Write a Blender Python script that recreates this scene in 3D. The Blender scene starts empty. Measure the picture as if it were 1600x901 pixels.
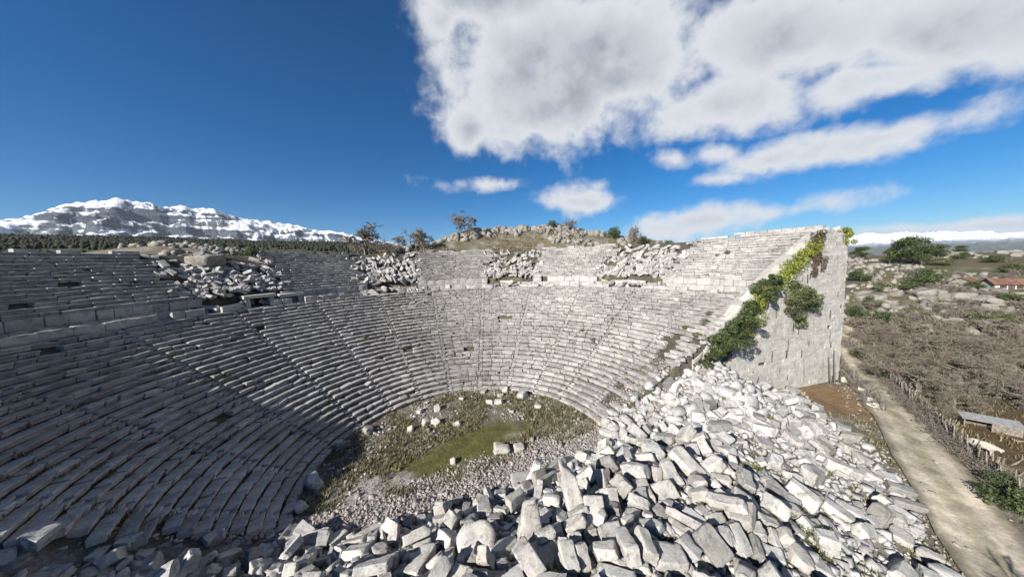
import bpy, math, random
import numpy as np
from mathutils import Matrix, Vector, Quaternion
random.seed(7)
RNG = np.random.default_rng(7)
S = bpy.context.scene
COL = S.collection

# ------------------------------------------------------------------ camera
FPX, PITCH, ROLL, CAMZ = 460.0, .093, -.034, 18.09
def make_camera():
    cd = bpy.data.cameras.new('camera'); cam = bpy.data.objects.new('camera', cd); COL.objects.link(cam)
    cd.sensor_width = 36; cd.lens = 36 * FPX / 1600; cd.clip_start = .1; cd.clip_end = 90000
    c, s = math.cos(ROLL), math.sin(ROLL); sp, cp = math.sin(PITCH), math.cos(PITCH)
    right = Vector((c, sp * s, cp * s)); up = Vector((-s, sp * c, cp * c)); fwd = Vector((0, cp, -sp))
    m = Matrix((right, up, -fwd)).transposed().to_4x4(); m.translation = (0, 0, CAMZ)
    cam.matrix_world = m; S.camera = cam
make_camera()
def proj(p):                       # world point -> photo pixel (used only to choose wording and detail)
    x, y, z = p[0], p[1], p[2] - CAMZ
    c, s = math.cos(PITCH), math.sin(PITCH)
    dep = c * y - s * z; yy = s * y + c * z
    if dep < .1: return None
    a, b = x / dep, yy / dep
    c, s = math.cos(-ROLL), math.sin(-ROLL)
    a, b = c * a - s * b, s * a + c * b
    return 800 + FPX * a, 450.5 - FPX * b, dep

# ------------------------------------------------------------------ light
SUN_AZ, SUN_EL = math.radians(225), math.radians(26.7)     # where the sun stands, clockwise from +Y
def make_light():
    w = bpy.data.worlds.new('World'); S.world = w; w.use_nodes = True
    nt = w.node_tree; N = nt.nodes; L = nt.links; N.clear()
    out = N.new('ShaderNodeOutputWorld'); bg = N.new('ShaderNodeBackground')
    bg.inputs['Strength'].default_value = 0.05
    sky = N.new('ShaderNodeTexSky'); sky.sky_type = 'NISHITA'; sky.sun_disc = False
    sky.sun_elevation = SUN_EL; sky.sun_rotation = SUN_AZ; sky.altitude = 1000
    sky.air_density = 1.0; sky.dust_density = .4; sky.ozone_density = 3.0
    def math_(op, a, b=None, clamp=False):
        n = N.new('ShaderNodeMath'); n.operation = op; n.use_clamp = clamp
        for i, v in enumerate((a, b)):
            if v is None: continue
            if isinstance(v, (int, float)): n.inputs[i].default_value = v
            else: L.new(v, n.inputs[i])
        return n.outputs[0]
    def ramp(v, a, b):
        n = N.new('ShaderNodeMapRange'); n.interpolation_type = 'SMOOTHSTEP'
        n.inputs['From Min'].default_value = a; n.inputs['From Max'].default_value = b
        L.new(v, n.inputs['Value']); return n.outputs[0]
    tc = N.new('ShaderNodeTexCoord'); sep = N.new('ShaderNodeSeparateXYZ'); L.new(tc.outputs['Generated'], sep.inputs[0])
    X, Y, Z = sep.outputs
    az = math_('ARCTAN2', X, Y)                      # 0 ahead, + to the right
    hor = math_('SQRT', math_('ADD', math_('MULTIPLY', X, X), math_('MULTIPLY', Y, Y)))
    el = math_('ARCTAN2', Z, hor)
    # cloud layers live on a flat deck: project the direction on it
    den = math_('MAXIMUM', math_('ADD', Z, .12), .05)
    cx = math_('DIVIDE', X, den); cy = math_('DIVIDE', Y, den)
    comb = N.new('ShaderNodeCombineXYZ'); L.new(cx, comb.inputs[0]); L.new(cy, comb.inputs[1])
    def noise(sc, det, off, rough=.55, src=None, dist=0.0):
        mp = N.new('ShaderNodeVectorMath'); mp.operation = 'ADD'; mp.inputs[1].default_value = off
        L.new(src or comb.outputs[0], mp.inputs[0])
        n = N.new('ShaderNodeTexNoise'); n.inputs['Scale'].default_value = sc; n.inputs['Detail'].default_value = det
        n.inputs['Roughness'].default_value = rough; n.inputs['Distortion'].default_value = dist
        L.new(mp.outputs[0], n.inputs['Vector']); return n.outputs[0]
    dirv = tc.outputs['Generated']
    wob = noise(3.4, 8, (3, 1, 0), .6, dirv, .15); wob2 = noise(10.0, 6, (8, 4, 2), .58, dirv, .2)
    def blob(a0, e0, ra, re, rot=0.0):
        """soft elliptical bank of cloud; angles in degrees"""
        da = math_('MULTIPLY', math_('SUBTRACT', az, math.radians(a0)), math.cos(math.radians(e0)))
        de = math_('SUBTRACT', el, math.radians(e0))
        c_, s_ = math.cos(math.radians(rot)), math.sin(math.radians(rot))
        u = math_('ADD', math_('MULTIPLY', da, c_), math_('MULTIPLY', de, s_))
        v = math_('SUBTRACT', math_('MULTIPLY', de, c_), math_('MULTIPLY', da, s_))
        u = math_('DIVIDE', u, math.radians(ra)); v = math_('DIVIDE', v, math.radians(re))
        q = math_('SQRT', math_('ADD', math_('MULTIPLY', u, u), math_('MULTIPLY', v, v)))
        return math_('SUBTRACT', 1.0, q)
    banks = CLOUDS
    dens = None
    for b in banks:
        k_ = min(1.0, .3 + b[3] / 6.0)          # small clouds are thin, so the noise tears them
        v = math_('ADD', math_('MULTIPLY', blob(*b[:5]), b[5] * k_), .06 * (1 - k_))
        dens = v if dens is None else math_('MAXIMUM', dens, v)
    dens = math_('MAXIMUM', dens, -1.2)
    wob3 = noise(26.0, 5, (5, 2, 7), .6, dirv)
    n = math_('ADD', math_('MULTIPLY', math_('SUBTRACT', wob, .5), 2.3), math_('ADD', math_('MULTIPLY', math_('SUBTRACT', wob2, .5), 1.3), math_('MULTIPLY', math_('SUBTRACT', wob3, .5), .45)))
    d = math_('ADD', dens, n)
    cover = ramp(d, -.26, .5)
    # light and shade of the cloud: billows bright, thick bases grey
    # relief: denser cloud towards the sun shades what lies behind it
    w1 = noise(3.4, 8, (2.955, 1, .05), .6, dirv, .15); w2 = noise(10.0, 6, (7.975, 4, 2.03), .58, dirv, .2)
    rel = math_('ADD', math_('MULTIPLY', math_('SUBTRACT', w1, wob), 2.4), math_('MULTIPLY', math_('SUBTRACT', w2, wob2), .7))
    thick = ramp(d, .3, 1.4); bill = noise(1.6, 4, (1.7, 5.1, .6), .5, dirv, .1)
    lowp = ramp(math_('SUBTRACT', bill, math_('MULTIPLY', rel, -1.0)), .26, .82)
    shade = math_('MULTIPLY', thick, math_('ADD', math_('MULTIPLY', lowp, .6), .4))
    cr = N.new('ShaderNodeMix'); cr.data_type = 'RGBA'
    cr.inputs[6].default_value = (6.7, 6.9, 7.2, 1); cr.inputs[7].default_value = (3.1, 3.45, 4.0, 1)
    L.new(shade, cr.inputs[0])
    # colour of the open sky, kept as saturated as in the photograph
    hs = N.new('ShaderNodeHueSaturation'); hs.inputs['Saturation'].default_value = 1.2; hs.inputs['Value'].default_value = .86
    gr = N.new('ShaderNodeMix'); gr.data_type = 'RGBA'; gr.blend_type = 'MULTIPLY'; gr.inputs[0].default_value = 1; gr.inputs[7].default_value = (.52, .77, 1.0, 1)
    L.new(sky.outputs[0], gr.inputs[6]); L.new(gr.outputs[2], hs.inputs['Color'])
    mx = N.new('ShaderNodeMix'); mx.data_type = 'RGBA'
    L.new(math_('MULTIPLY', cover, .97), mx.inputs[0]); L.new(hs.outputs[0], mx.inputs[6]); L.new(cr.outputs[2], mx.inputs[7])
    L.new(mx.outputs[2], bg.inputs['Color']); L.new(bg.outputs[0], out.inputs['Surface'])
    ld = bpy.data.lights.new('sun', 'SUN'); ld.energy = 5.0; ld.angle = math.radians(.5); ld.color = (1, .955, .89)
    lo = bpy.data.objects.new('sun', ld); COL.objects.link(lo)
    ce = math.cos(SUN_EL)
    d_ = Vector((math.sin(SUN_AZ) * ce, math.cos(SUN_AZ) * ce, math.sin(SUN_EL)))
    lo.rotation_euler = d_.to_track_quat('Z', 'Y').to_euler()
    lo.location = (0, 0, 60)
# azimuth, elevation, half width, half height (degrees), tilt, weight
CLOUDS = [(7.1, 30.0, 18.6, 12.8, -5, 1.75), (0.7, 40.3, 12.5, 6.5, -2, 1.6), (19.3, 30.8, 14.4, 9.4, -11, 1.6), (34.3, 21.5, 11.9, 4.2, -5, 1.15), (42.6, 27.0, 13.5, 6.0, -23, 1.45),
          (54.2, 21.6, 11.5, 4.8, -28, 1.3), (50.5, 19.2, 9.4, 2.8, -13, 1.05), (51.3, 12.9, 9.8, 2.0, 2, 1.1), (40.5, 12.9, 4.3, 1.5, 5, 0.9), (12.0, 10.5, 8.6, 2.9, -8, 1.1), (-3.0, 14.3, 6.7, 1.2, -1, 0.85),
          (33.6, 15.3, 2.5, 1.2, -12, 1.0), (28.3, 15.6, 2.7, 1.0, -10, 0.8), (31.7, 5.3, 9.2, 2.0, 2, 1.05), (43.2, 5.7, 7.1, 1.2, 3, 0.85), (58, 1.9, 13, 0.8, -3, 1.5), (-10.9, 36.5, 4.0, 2.7, 5, 0.8),
          (-6.7, 23.3, 4.3, 4.8, 1, 1.0), (35.8, 11.4, 2.3, 0.6, -5, 0.7), (16.0, 12.7, 1.5, 0.9, -6, 0.5), (72, 24, 14, 9, -10, 1.2), (100, 32, 24, 10, 0, 1.1), (22, 58, 34, 13, 0, 1.1)]
make_light()
vs = S.view_settings; vs.view_transform = 'Standard'; vs.look = 'None'; vs.exposure = 1.19; vs.gamma = 1; vs.use_curve_mapping = False

# ------------------------------------------------------------------ helpers
def smooth(a, b, x):
    t = np.clip((np.asarray(x, float) - a) / (b - a), 0, 1); return t * t * (3 - 2 * t)
def _hash(ix, iy, seed):
    h = (ix.astype(np.int64) * 374761393 + iy.astype(np.int64) * 668265263 + seed * 974711) & 0x7fffffff
    h = ((h ^ (h >> 13)) * 1274126177) & 0x7fffffff
    return ((h ^ (h >> 16)) & 0xffff) / 65535.0
def vnoise(x, y, seed=0):
    x = np.asarray(x, float); y = np.asarray(y, float)
    ix = np.floor(x); iy = np.floor(y); fx = x - ix; fy = y - iy
    fx = fx * fx * (3 - 2 * fx); fy = fy * fy * (3 - 2 * fy)
    a = _hash(ix, iy, seed); b = _hash(ix + 1, iy, seed); c = _hash(ix, iy + 1, seed); d = _hash(ix + 1, iy + 1, seed)
    return (a + (b - a) * fx) * (1 - fy) + (c + (d - c) * fx) * fy - .5
def fbm(x, y, octaves=4, seed=0):
    s = 0; a = 1
    for k in range(octaves):
        s = s + a * vnoise(np.asarray(x) * 2 ** k + 17.3 * k, np.asarray(y) * 2 ** k - 9.1 * k, seed + k); a *= .5
    return s
def mesh_from(name, V, F, mat=None, tint=None, col=None, smooth_=False):
    me = bpy.data.meshes.new(name)
    V = np.asarray(V, np.float32)
    if isinstance(F, np.ndarray):
        n, k = F.shape
        me.vertices.add(len(V)); me.vertices.foreach_set('co', V.ravel())
        me.loops.add(n * k); me.loops.foreach_set('vertex_index', F.astype(np.int32).ravel())
        me.polygons.add(n); me.polygons.foreach_set('loop_start', np.arange(0, n * k, k, dtype=np.int32))
        me.polygons.foreach_set('loop_total', np.full(n, k, np.int32))
    else:
        me.from_pydata(V.tolist(), [], F)
    me.update(calc_edges=True)
    if tint is None and col is None: tint = np.ones(len(V))
    if tint is not None:
        a = me.attributes.new('tint', 'FLOAT', 'POINT'); a.data.foreach_set('value', np.asarray(tint, np.float32))
    if col is not None:
        a = me.attributes.new('ground_colour', 'FLOAT_COLOR', 'POINT')
        c4 = np.ones((len(V), 4), np.float32); c4[:, :3] = col; a.data.foreach_set('color', c4.ravel())
    if mat: me.materials.append(mat)
    if smooth_: me.polygons.foreach_set('use_smooth', np.ones(len(me.polygons), bool))
    return me
def link(name, me, parent=None, loc=(0, 0, 0), kind=None, label=None, cat=None, group=None):
    o = bpy.data.objects.new(name, me); COL.objects.link(o); o.location = loc
    if parent: o.parent = parent
    if kind: o['kind'] = kind
    if label: o['label'] = label
    if cat: o['category'] = cat
    if group: o['group'] = group
    return o
class Bag:
    """collects shapes into one mesh"""
    def __init__(s): s.V = []; s.F = []; s.T = []; s.n = 0
    def add(s, V, F, tint=None):
        V = np.asarray(V, float); s.V.append(V)
        s.F += [tuple(i + s.n for i in f) for f in (F.tolist() if isinstance(F, np.ndarray) else F)]
        s.T.append(np.full(len(V), 1.0 if tint is None else tint)); s.n += len(V)
    def box(s, c, d, rz=0, tint=None, taper=1.0, M=None):
        x, y, z = d[0] / 2, d[1] / 2, d[2] / 2
        V = np.array([(-x, -y, -z), (x, -y, -z), (x, y, -z), (-x, y, -z), (-x * taper, -y * taper, z), (x * taper, -y * taper, z), (x * taper, y * taper, z), (-x * taper, y * taper, z)])
        if M is not None: V = V @ np.array(M.to_3x3()).T
        elif rz:
            c_, s_ = math.cos(rz), math.sin(rz); V = V @ np.array([[c_, s_, 0], [-s_, c_, 0], [0, 0, 1]])
        s.add(V + np.array(c), [(0, 3, 2, 1), (4, 5, 6, 7), (0, 1, 5, 4), (1, 2, 6, 5), (2, 3, 7, 6), (3, 0, 4, 7)], tint)
    def tube(s, pts, rad, k=5, tint=None):
        P = [Vector(p) for p in pts]; V = []; F = []
        for i, p in enumerate(P):
            t = (P[min(i + 1, len(P) - 1)] - P[max(i - 1, 0)]).normalized()
            a = t.cross(Vector((.31, .17, .93))).normalized(); b = t.cross(a)
            r = rad[i] if hasattr(rad, '__len__') else rad
            for j in range(k):
                th = 2 * math.pi * j / k; V.append(p + (a * math.cos(th) + b * math.sin(th)) * r)
        for i in range(len(P) - 1):
            for j in range(k):
                F.append((i * k + j, i * k + (j + 1) % k, (i + 1) * k + (j + 1) % k, (i + 1) * k + j))
        F.append(tuple(range(k))[::-1]); F.append(tuple(range((len(P) - 1) * k, len(P) * k)))
        s.add([tuple(v) for v in V], F, tint)
    def build(s, name, mat, parent=None, smooth_=False, **kw):
        me = mesh_from(name, np.concatenate(s.V), s.F, mat, tint=np.concatenate(s.T), smooth_=smooth_)
        return link(name, me, parent, **kw)

# ------------------------------------------------------------------ materials
def new_mat(name, rough=.9):
    m = bpy.data.materials.new(name); m.use_nodes = True; nt = m.node_tree
    b = nt.nodes['Principled BSDF']; b.inputs['Roughness'].default_value = rough
    b.inputs['Specular IOR Level'].default_value = .25
    return m, nt, b
class NB:
    def __init__(s, nt): s.nt = nt; s.N = nt.nodes; s.L = nt.links
    def noise(s, vec, sc, det=4, rough=.6, dist=0):
        n = s.N.new('ShaderNodeTexNoise'); n.inputs['Scale'].default_value = sc; n.inputs['Detail'].default_value = det
        n.inputs['Roughness'].default_value = rough; n.inputs['Distortion'].default_value = dist
        s.L.new(vec, n.inputs['Vector']); return n.outputs[0]
    def vor(s, vec, sc, feat='F1'):
        n = s.N.new('ShaderNodeTexVoronoi'); n.feature = feat; n.inputs['Scale'].default_value = sc; s.L.new(vec, n.inputs['Vector']); return n.outputs['Distance']
    def rng(s, v, a, b, c=0., d=1.):
        n = s.N.new('ShaderNodeMapRange'); n.interpolation_type = 'SMOOTHSTEP'
        for k, x in zip(('From Min', 'From Max', 'To Min', 'To Max'), (a, b, c, d)): n.inputs[k].default_value = x
        s.L.new(v, n.inputs['Value']); return n.outputs[0]
    def mix(s, f, a, b, mode='MIX'):
        n = s.N.new('ShaderNodeMix'); n.data_type = 'RGBA'; n.blend_type = mode
        for i, v in ((0, f), (6, a), (7, b)):
            if isinstance(v, (int, float)): n.inputs[i].default_value = v
            elif isinstance(v, tuple): n.inputs[i].default_value = (*v, 1)
            else: s.L.new(v, n.inputs[i])
        return n.outputs[2]
    def math(s, op, a, b):
        n = s.N.new('ShaderNodeMath'); n.operation = op
        for i, v in enumerate((a, b)):
            if isinstance(v, (int, float)): n.inputs[i].default_value = v
            else: s.L.new(v, n.inputs[i])
        return n.outputs[0]
    def bump(s, h, b, strength=.5, dist=.05):
        n = s.N.new('ShaderNodeBump'); n.inputs['Strength'].default_value = strength; n.inputs['Distance'].default_value = dist
        s.L.new(h, n.inputs['Height']); s.L.new(n.outputs[0], b.inputs['Normal'])
def objcoord(nb, use_random=True):
    tc = nb.N.new('ShaderNodeTexCoord')
    if not use_random: return tc.outputs['Object'], None
    oi = nb.N.new('ShaderNodeObjectInfo')
    m = nb.N.new('ShaderNodeVectorMath'); m.operation = 'ADD'; sc = nb.N.new('ShaderNodeMath'); sc.operation = 'MULTIPLY'; sc.inputs[1].default_value = 73.
    nb.L.new(oi.outputs['Random'], sc.inputs[0]); nb.L.new(tc.outputs['Object'], m.inputs[0]); nb.L.new(sc.outputs[0], m.inputs[1])
    return m.outputs[0], oi.outputs['Random']
ALB = .6
def stone_mat(name, light, mid, dark, spots=.5, white=.35, warm=(.42, .33, .2), streak=0, tint=True, rnd=False, bump=.6):
    m, nt, b = new_mat(name, .92); nb = NB(nt); vec, rv = objcoord(nb, rnd)
    a = nb.noise(vec, .9, 5, .6); f = nb.noise(vec, 5.5, 7, .78); g = nb.noise(vec, 17, 6, .8)
    k_ = ALB; light, mid, dark, warm = [tuple(v * k_ for v in q) for q in (light, mid, dark, warm)]
    c = nb.mix(nb.rng(a, .36, .62), mid, light)
    c = nb.mix(nb.rng(f, .5, .6, 0, white), c, (.66 * ALB, .64 * ALB, .61 * ALB))
    c = nb.mix(nb.rng(g, .54, .64, 0, spots), c, dark)
    st = nb.noise(vec, 2.6, 6, .7, .6)
    c = nb.mix(nb.rng(st, .54, .66, 0, .62), c, dark)
    wv = nb.noise(vec, 1.7, 3, .6, .3)
    c = nb.mix(nb.rng(wv, .62, .78, 0, .5), c, warm)
    if streak:
        mp = nb.N.new('ShaderNodeMapping'); mp.inputs['Scale'].default_value = (2.2, 2.2, .28); nb.L.new(vec, mp.inputs['Vector'])
        sk = nb.noise(mp.outputs[0], 1.0, 5, .62, .4); c = nb.mix(nb.rng(sk, .58, .72, 0, streak), c, dark)
        mp2 = nb.N.new('ShaderNodeMapping'); mp2.inputs['Scale'].default_value = (.7, .7, .16); nb.L.new(vec, mp2.inputs['Vector'])
        sk2 = nb.noise(mp2.outputs[0], 1.0, 4, .6); c = nb.mix(nb.rng(sk2, .5, .75, 0, .55), c, tuple(v * ALB for v in (.5, .46, .38)))
    if tint:
        at = nb.N.new('ShaderNodeAttribute'); at.attribute_name = 'tint'
        cc = nb.N.new('ShaderNodeCombineColor'); 
        for i in range(3): nb.L.new(at.outputs['Fac'], cc.inputs[i])
        c = nb.mix(1.0, c, cc.outputs[0], 'MULTIPLY')
    if rnd:
        oi = nb.N.new('ShaderNodeObjectInfo'); c = nb.mix(1.0, c, oi.outputs['Color'], 'MULTIPLY')
    nb.L.new(c, b.inputs['Base Color'])
    h = nb.math('ADD', nb.math('MULTIPLY', f, .9), nb.math('ADD', nb.math('MULTIPLY', g, .35), nb.math('MULTIPLY', st, .8)))
    nb.bump(h, b, bump, .09)
    return m
M = {}
M['seat'] = stone_mat('weathered_limestone', (.56, .53, .5), (.42, .4, .375), (.13, .12, .105), .7, .4)
M['wall'] = stone_mat('pale_limestone', (.7, .67, .61), (.58, .55, .5), (.24, .22, .19), .5, .4, streak=.75)
M['block'] = stone_mat('broken_limestone', (.66, .64, .605), (.44, .425, .4), (.12, .115, .105), .8, .75, rnd=True, tint=False)
M['rubble'] = stone_mat('rubble_limestone', (.6, .585, .56), (.46, .45, .43), (.14, .135, .125), .7, .5)
M['pebble'] = stone_mat('gravel_stone', (.5, .45, .41), (.38, .345, .31), (.2, .17, .15), .4, .3)
M['karst'] = stone_mat('karst_rock', (.38, .35, .3), (.25, .23, .195), (.1, .09, .075), .7, .25, bump=.9)
def plain_mat(name, c1, c2, sc=6, rough=.9, bump=0, rnd=True, tint=False, trans=0):
    m, nt, b = new_mat(name, rough); nb = NB(nt); vec, rv = objcoord(nb, rnd)
    k_ = .8 if 'leaf' in name else .62; c1 = tuple(v * k_ for v in c1); c2 = tuple(v * k_ for v in c2)
    n = nb.noise(vec, sc, 5, .65); c = nb.mix(nb.rng(n, .35, .65), c1, c2)
    if tint:
        at = nb.N.new('ShaderNodeAttribute'); at.attribute_name = 'tint'
        cc = nb.N.new('ShaderNodeCombineColor')
        for i in range(3): nb.L.new(at.outputs['Fac'], cc.inputs[i])
        c = nb.mix(1.0, c, cc.outputs[0], 'MULTIPLY')
    nb.L.new(c, b.inputs['Base Color'])
    if bump: nb.bump(n, b, bump, .03)
    return m
M['ivy'] = plain_mat('ivy_leaf', (.16, .2, .03), (.3, .33, .06), 3, .6, tint=True)
M['dark_leaf'] = plain_mat('dark_leaf', (.035, .055, .018), (.08, .1, .035), 2, .6, tint=True)
M['olive_leaf'] = plain_mat('olive_leaf', (.07, .09, .035), (.13, .14, .06), 2, .65, tint=True)
M['brown_leaf'] = plain_mat('withered_leaf', (.09, .07, .045), (.15, .12, .08), 2, .8, tint=True)
M['twig'] = plain_mat('grey_twig', (.18, .152, .12), (.27, .235, .19), 3, .9, tint=True)
M['bark'] = plain_mat('bark', (.14, .12, .1), (.26, .23, .2), 4, .9, bump=.5)
M['wood'] = plain_mat('weathered_wood', (.2, .17, .14), (.36, .32, .27), 5, .85, bump=.4, tint=True)
M['grass'] = plain_mat('dry_grass', (.15, .14, .06), (.3, .26, .15), 3, .9, tint=True)
M['dirt'] = plain_mat('dirt', (.12, .09, .05), (.2, .15, .09), 1, 1, bump=.5)
def vcol_mat(name, detail=9.0, amt=.5, bump=.5, dist=.08):
    m, nt, b = new_mat(name, .96); nb = NB(nt); vec, _ = objcoord(nb, False)
    at = nb.N.new('ShaderNodeAttribute'); at.attribute_name = 'ground_colour'
    n1 = nb.noise(vec, detail, 6, .75); n2 = nb.noise(vec, detail * .18, 4, .6)
    k = nb.rng(n1, .3, .7, ALB * (1 - amt), ALB * (1 + amt)); k2 = nb.rng(n2, .3, .7, .82, 1.15)
    k = nb.math('MULTIPLY', k, k2)
    cc = nb.N.new('ShaderNodeCombineColor')
    for i in range(3): nb.L.new(k, cc.inputs[i])
    nb.L.new(nb.mix(1.0, at.outputs['Color'], cc.outputs[0], 'MULTIPLY'), b.inputs['Base Color'])
    nb.bump(nb.math('ADD', n1, nb.math('MULTIPLY', n2, 2.0)), b, bump, dist)
    return m
M['ground'] = vcol_mat('ground', 7, .45, .7, .12)
M['track'] = vcol_mat('dirt_track', 5, .25, .5, .06)
M['far'] = vcol_mat('far_land', .05, .5, .3, 2.0)

# ------------------------------------------------------------------ plan of the theatre
CX, CY = -4.376, 26.5
R0, ROW_D, ROW_H = 13.8, .733, .42             # first riser, tread depth, riser height
N_LOW, N_UP = 30, 15
R_LOW = R0 + N_LOW * ROW_D                      # 35.8
Z_LOW = N_LOW * ROW_H                           # 12.6
R_UP, Z_UP = R_LOW + 2.6, Z_LOW + 1.9           # foot of the upper tier
UP_D = .715
R_TOP = R_UP + N_UP * UP_D + .6
Z_TOP = Z_UP + N_UP * ROW_H
AZ0, AZ1 = -125.0, 75.0                         # ends of the horseshoe
def pol(r, a): a = np.radians(a); return CX + r * np.sin(a), CY + r * np.cos(a)
def to_pol(x, y): return np.hypot(x - CX, y - CY), np.degrees(np.arctan2(x - CX, y - CY))
def cone(r):
    r = np.asarray(r, float)
    low = (r - R0) / ROW_D * ROW_H - .3
    up = Z_UP + (r - R_UP) / UP_D * ROW_H - .3
    z = np.where(r < R0, 0, np.where(r < R_LOW, np.maximum(low, 0), np.where(r < R_UP, Z_LOW - .04, np.minimum(up, Z_TOP - .2))))
    return z
TOE = [(-16.5, 17.2), (-10, 18.5), (-3.7, 20.6), (2.5, 23.9), (7.5, 26.2), (13, 29.2), (17.9, 31.2), (24, 33.6), (30, 35.4), (36, 36.8), (33, 31.8), (31.6, 27.4), (32.0, 25.8), (31.2, 22.8), (28.4, 19.8), (25.4, 16.8), (22, 13.6), (18.5, 8), (8, 0), (-12, -2), (-30, 2), (-30, 9)]
def seg_dist(x, y, poly):
    d = np.full(np.shape(x), 1e9); inside = np.zeros(np.shape(x), bool)
    for i in range(len(poly)):
        (x1, y1), (x2, y2) = poly[i], poly[(i + 1) % len(poly)]
        dx, dy = x2 - x1, y2 - y1
        t = np.clip(((x - x1) * dx + (y - y1) * dy) / (dx * dx + dy * dy + 1e-9), 0, 1)
        d = np.minimum(d, np.hypot(x - x1 - t * dx, y - y1 - t * dy))
        c = ((y1 > y) != (y2 > y)) & (x < (x2 - x1) * (y - y1) / (y2 - y1 + 1e-12) + x1)
        inside ^= c
    return np.where(inside, d, -d)
def mound(x, y):
    d = seg_dist(x, y, TOE)
    base = 6.2 * (1 - np.exp(-np.maximum(d - .8, 0) / 10.5))
    k = 1 - .45 * smooth(12, 28, x)
    g = np.exp(np.minimum(d, 0) / 1.6) * .0
    return base * k + g
def outer_height(x, y):
    """land outside the theatre"""
    d = np.hypot(x, y); a = np.degrees(np.arctan2(x, y)); r, ac = to_pol(x, y)
    # western and northern hillside
    hill_amp = np.interp(a, [-42, -30, -23, -15, -8, 8, 13, 18, 24, 32, 40], [0, 1.2, 2.8, 4.8, 7.9, 7.9, 6.2, 4.9, 2.8, .6, 0])
    h = 19.2 - 1.5 * smooth(34, 44, a) * smooth(52, 60, d) + hill_amp * smooth(72, 92, d) * (1 - .8 * smooth(130, 400, d))
    left = smooth(-8, -28, a)
    h = h - left * 3.5 * smooth(55, 75, r) + left * (.078 * np.clip(d - 140, 0, 1500) - .03 * np.clip(d - 2300, 0, 2000))
    kn = np.exp(-(((x + 105) / 38) ** 2 + ((y - 92) / 30) ** 2)); h = h + 10.5 * kn
    h = h - smooth(8, 30, a) * smooth(130, 500, d) * 12
    # eastern low ground
    e = np.where(d < 75, 0, (d - 75) * .098)
    e = np.minimum(e, 14.5 + 0 * d) - .022 * np.maximum(d - 235, 0)
    east = np.maximum(smooth(38, 58, ac) * smooth(38, 49, a), ac > 74.6)
    east = np.where(ac < -100, smooth(-128, -152, ac), east)  # hillside carried on out of view, added to shade the lower-left rubble
    z = h * (1 - east) + e * east
    amp = .12 + smooth(60, 200, d) * .9 + smooth(200, 900, d) * 3
    z = z + amp * fbm(x / 14, y / 14, 5, 3) * (1 - smooth(1200, 3000, d)) + smooth(500, 2500, d) * 28 * fbm(x / 420, y / 420, 4, 9) * left
    # the far land: hills rise west, fall away east
    return z
def terrain(x, y):
    x = np.asarray(x, float); y = np.asarray(y, float)
    r, ac = to_pol(x, y)
    inside = (ac >= AZ0) & (ac <= AZ1 - .3) & (r < R_TOP + 1.2)
    opening = ~((ac >= AZ0) & (ac <= AZ1 - .3)) | (r < R0)
    z_in = cone(r) + .07 * fbm(x * 1.3, y * 1.3, 3, 5)
    z = np.where(inside, z_in, outer_height(x, y))
    flat = .10 * fbm(x * .8, y * .8, 3, 2)
    near_open = opening & (r < 60) & ((r < R0) | (ac > 75) | (ac < -125))
    z = np.where(near_open & (r < R0), flat, z)
    m = mound(x, y)
    zo = np.where(near_open, np.maximum(np.where(r < R0, flat, np.minimum(z, 3.2) * smooth(20, 30, x) + flat), m), z)
    zo = np.where(near_open & (ac < -125), np.maximum(zo, np.minimum(outer_height(x, y), 10.5) * smooth(27, 37, r)), zo)  # unseen southwest rise, added and capped for its shade on the lower left
    lcap = np.maximum(cone(r) - .9, 0) * smooth(-152, -127, ac)
    zo = np.where((ac < -125) & (r > R0 + .5) & (r < 48), np.maximum(zo, lcap), zo)
    # ruined flank at the right end of the rows
    fcap = np.minimum(cone(r), np.interp(r, [13.8, 20, 27, 28.6, 31.6, 34, 42], [0, 2.2, 5.2, 5.2, 2.6, 1.4, .1]))
    fl = np.where((ac > 74.6) & (ac < 104) & (r > R0) & (r < 42), np.maximum(zo, fcap * smooth(98, 77, ac)), zo)
    fl = np.where(inside & (r >= R0), z_in, fl)
    fl = np.where(inside & (r >= R0) & (m > fl), m, fl)
    return fl
def spot(px, py, far=400, near=5.):
    """the point of the land seen at a place of the photograph"""
    c, s = math.cos(ROLL), math.sin(ROLL)
    x = (px - 800) / FPX; y = -(py - 450.5) / FPX; x, y = c * x - s * y, s * x + c * y
    c, s = math.cos(PITCH), math.sin(PITCH)
    d = np.array([x, c + s * y, -s + c * y])
    t = np.concatenate([np.arange(near, 150, .2), np.arange(150, far, .8)])
    P = d[None] * t[:, None]; z = terrain(P[:, 0], P[:, 1]) - (P[:, 2] + CAMZ)
    k = np.argmax(z > 0) if (z > 0).any() else len(t) - 1
    return float(P[k, 0]), float(P[k, 1]), float(terrain(P[k, 0], P[k, 1]))
def gz(x, y): return float(terrain(x, y))

GAPS = [(-73, -57), (-38.5, -23.5), (-1, 14), (34.5, 53)]
STAIRS = [-119, -102.4, -85.6, -69, -52.4, -36, -19.4, -2.8, 13.8, 30.4, 47, 63.6]
HOLES = [(18, 6.5, 1.7)]                                        # row, azimuth, width (m) of seats gone

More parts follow.
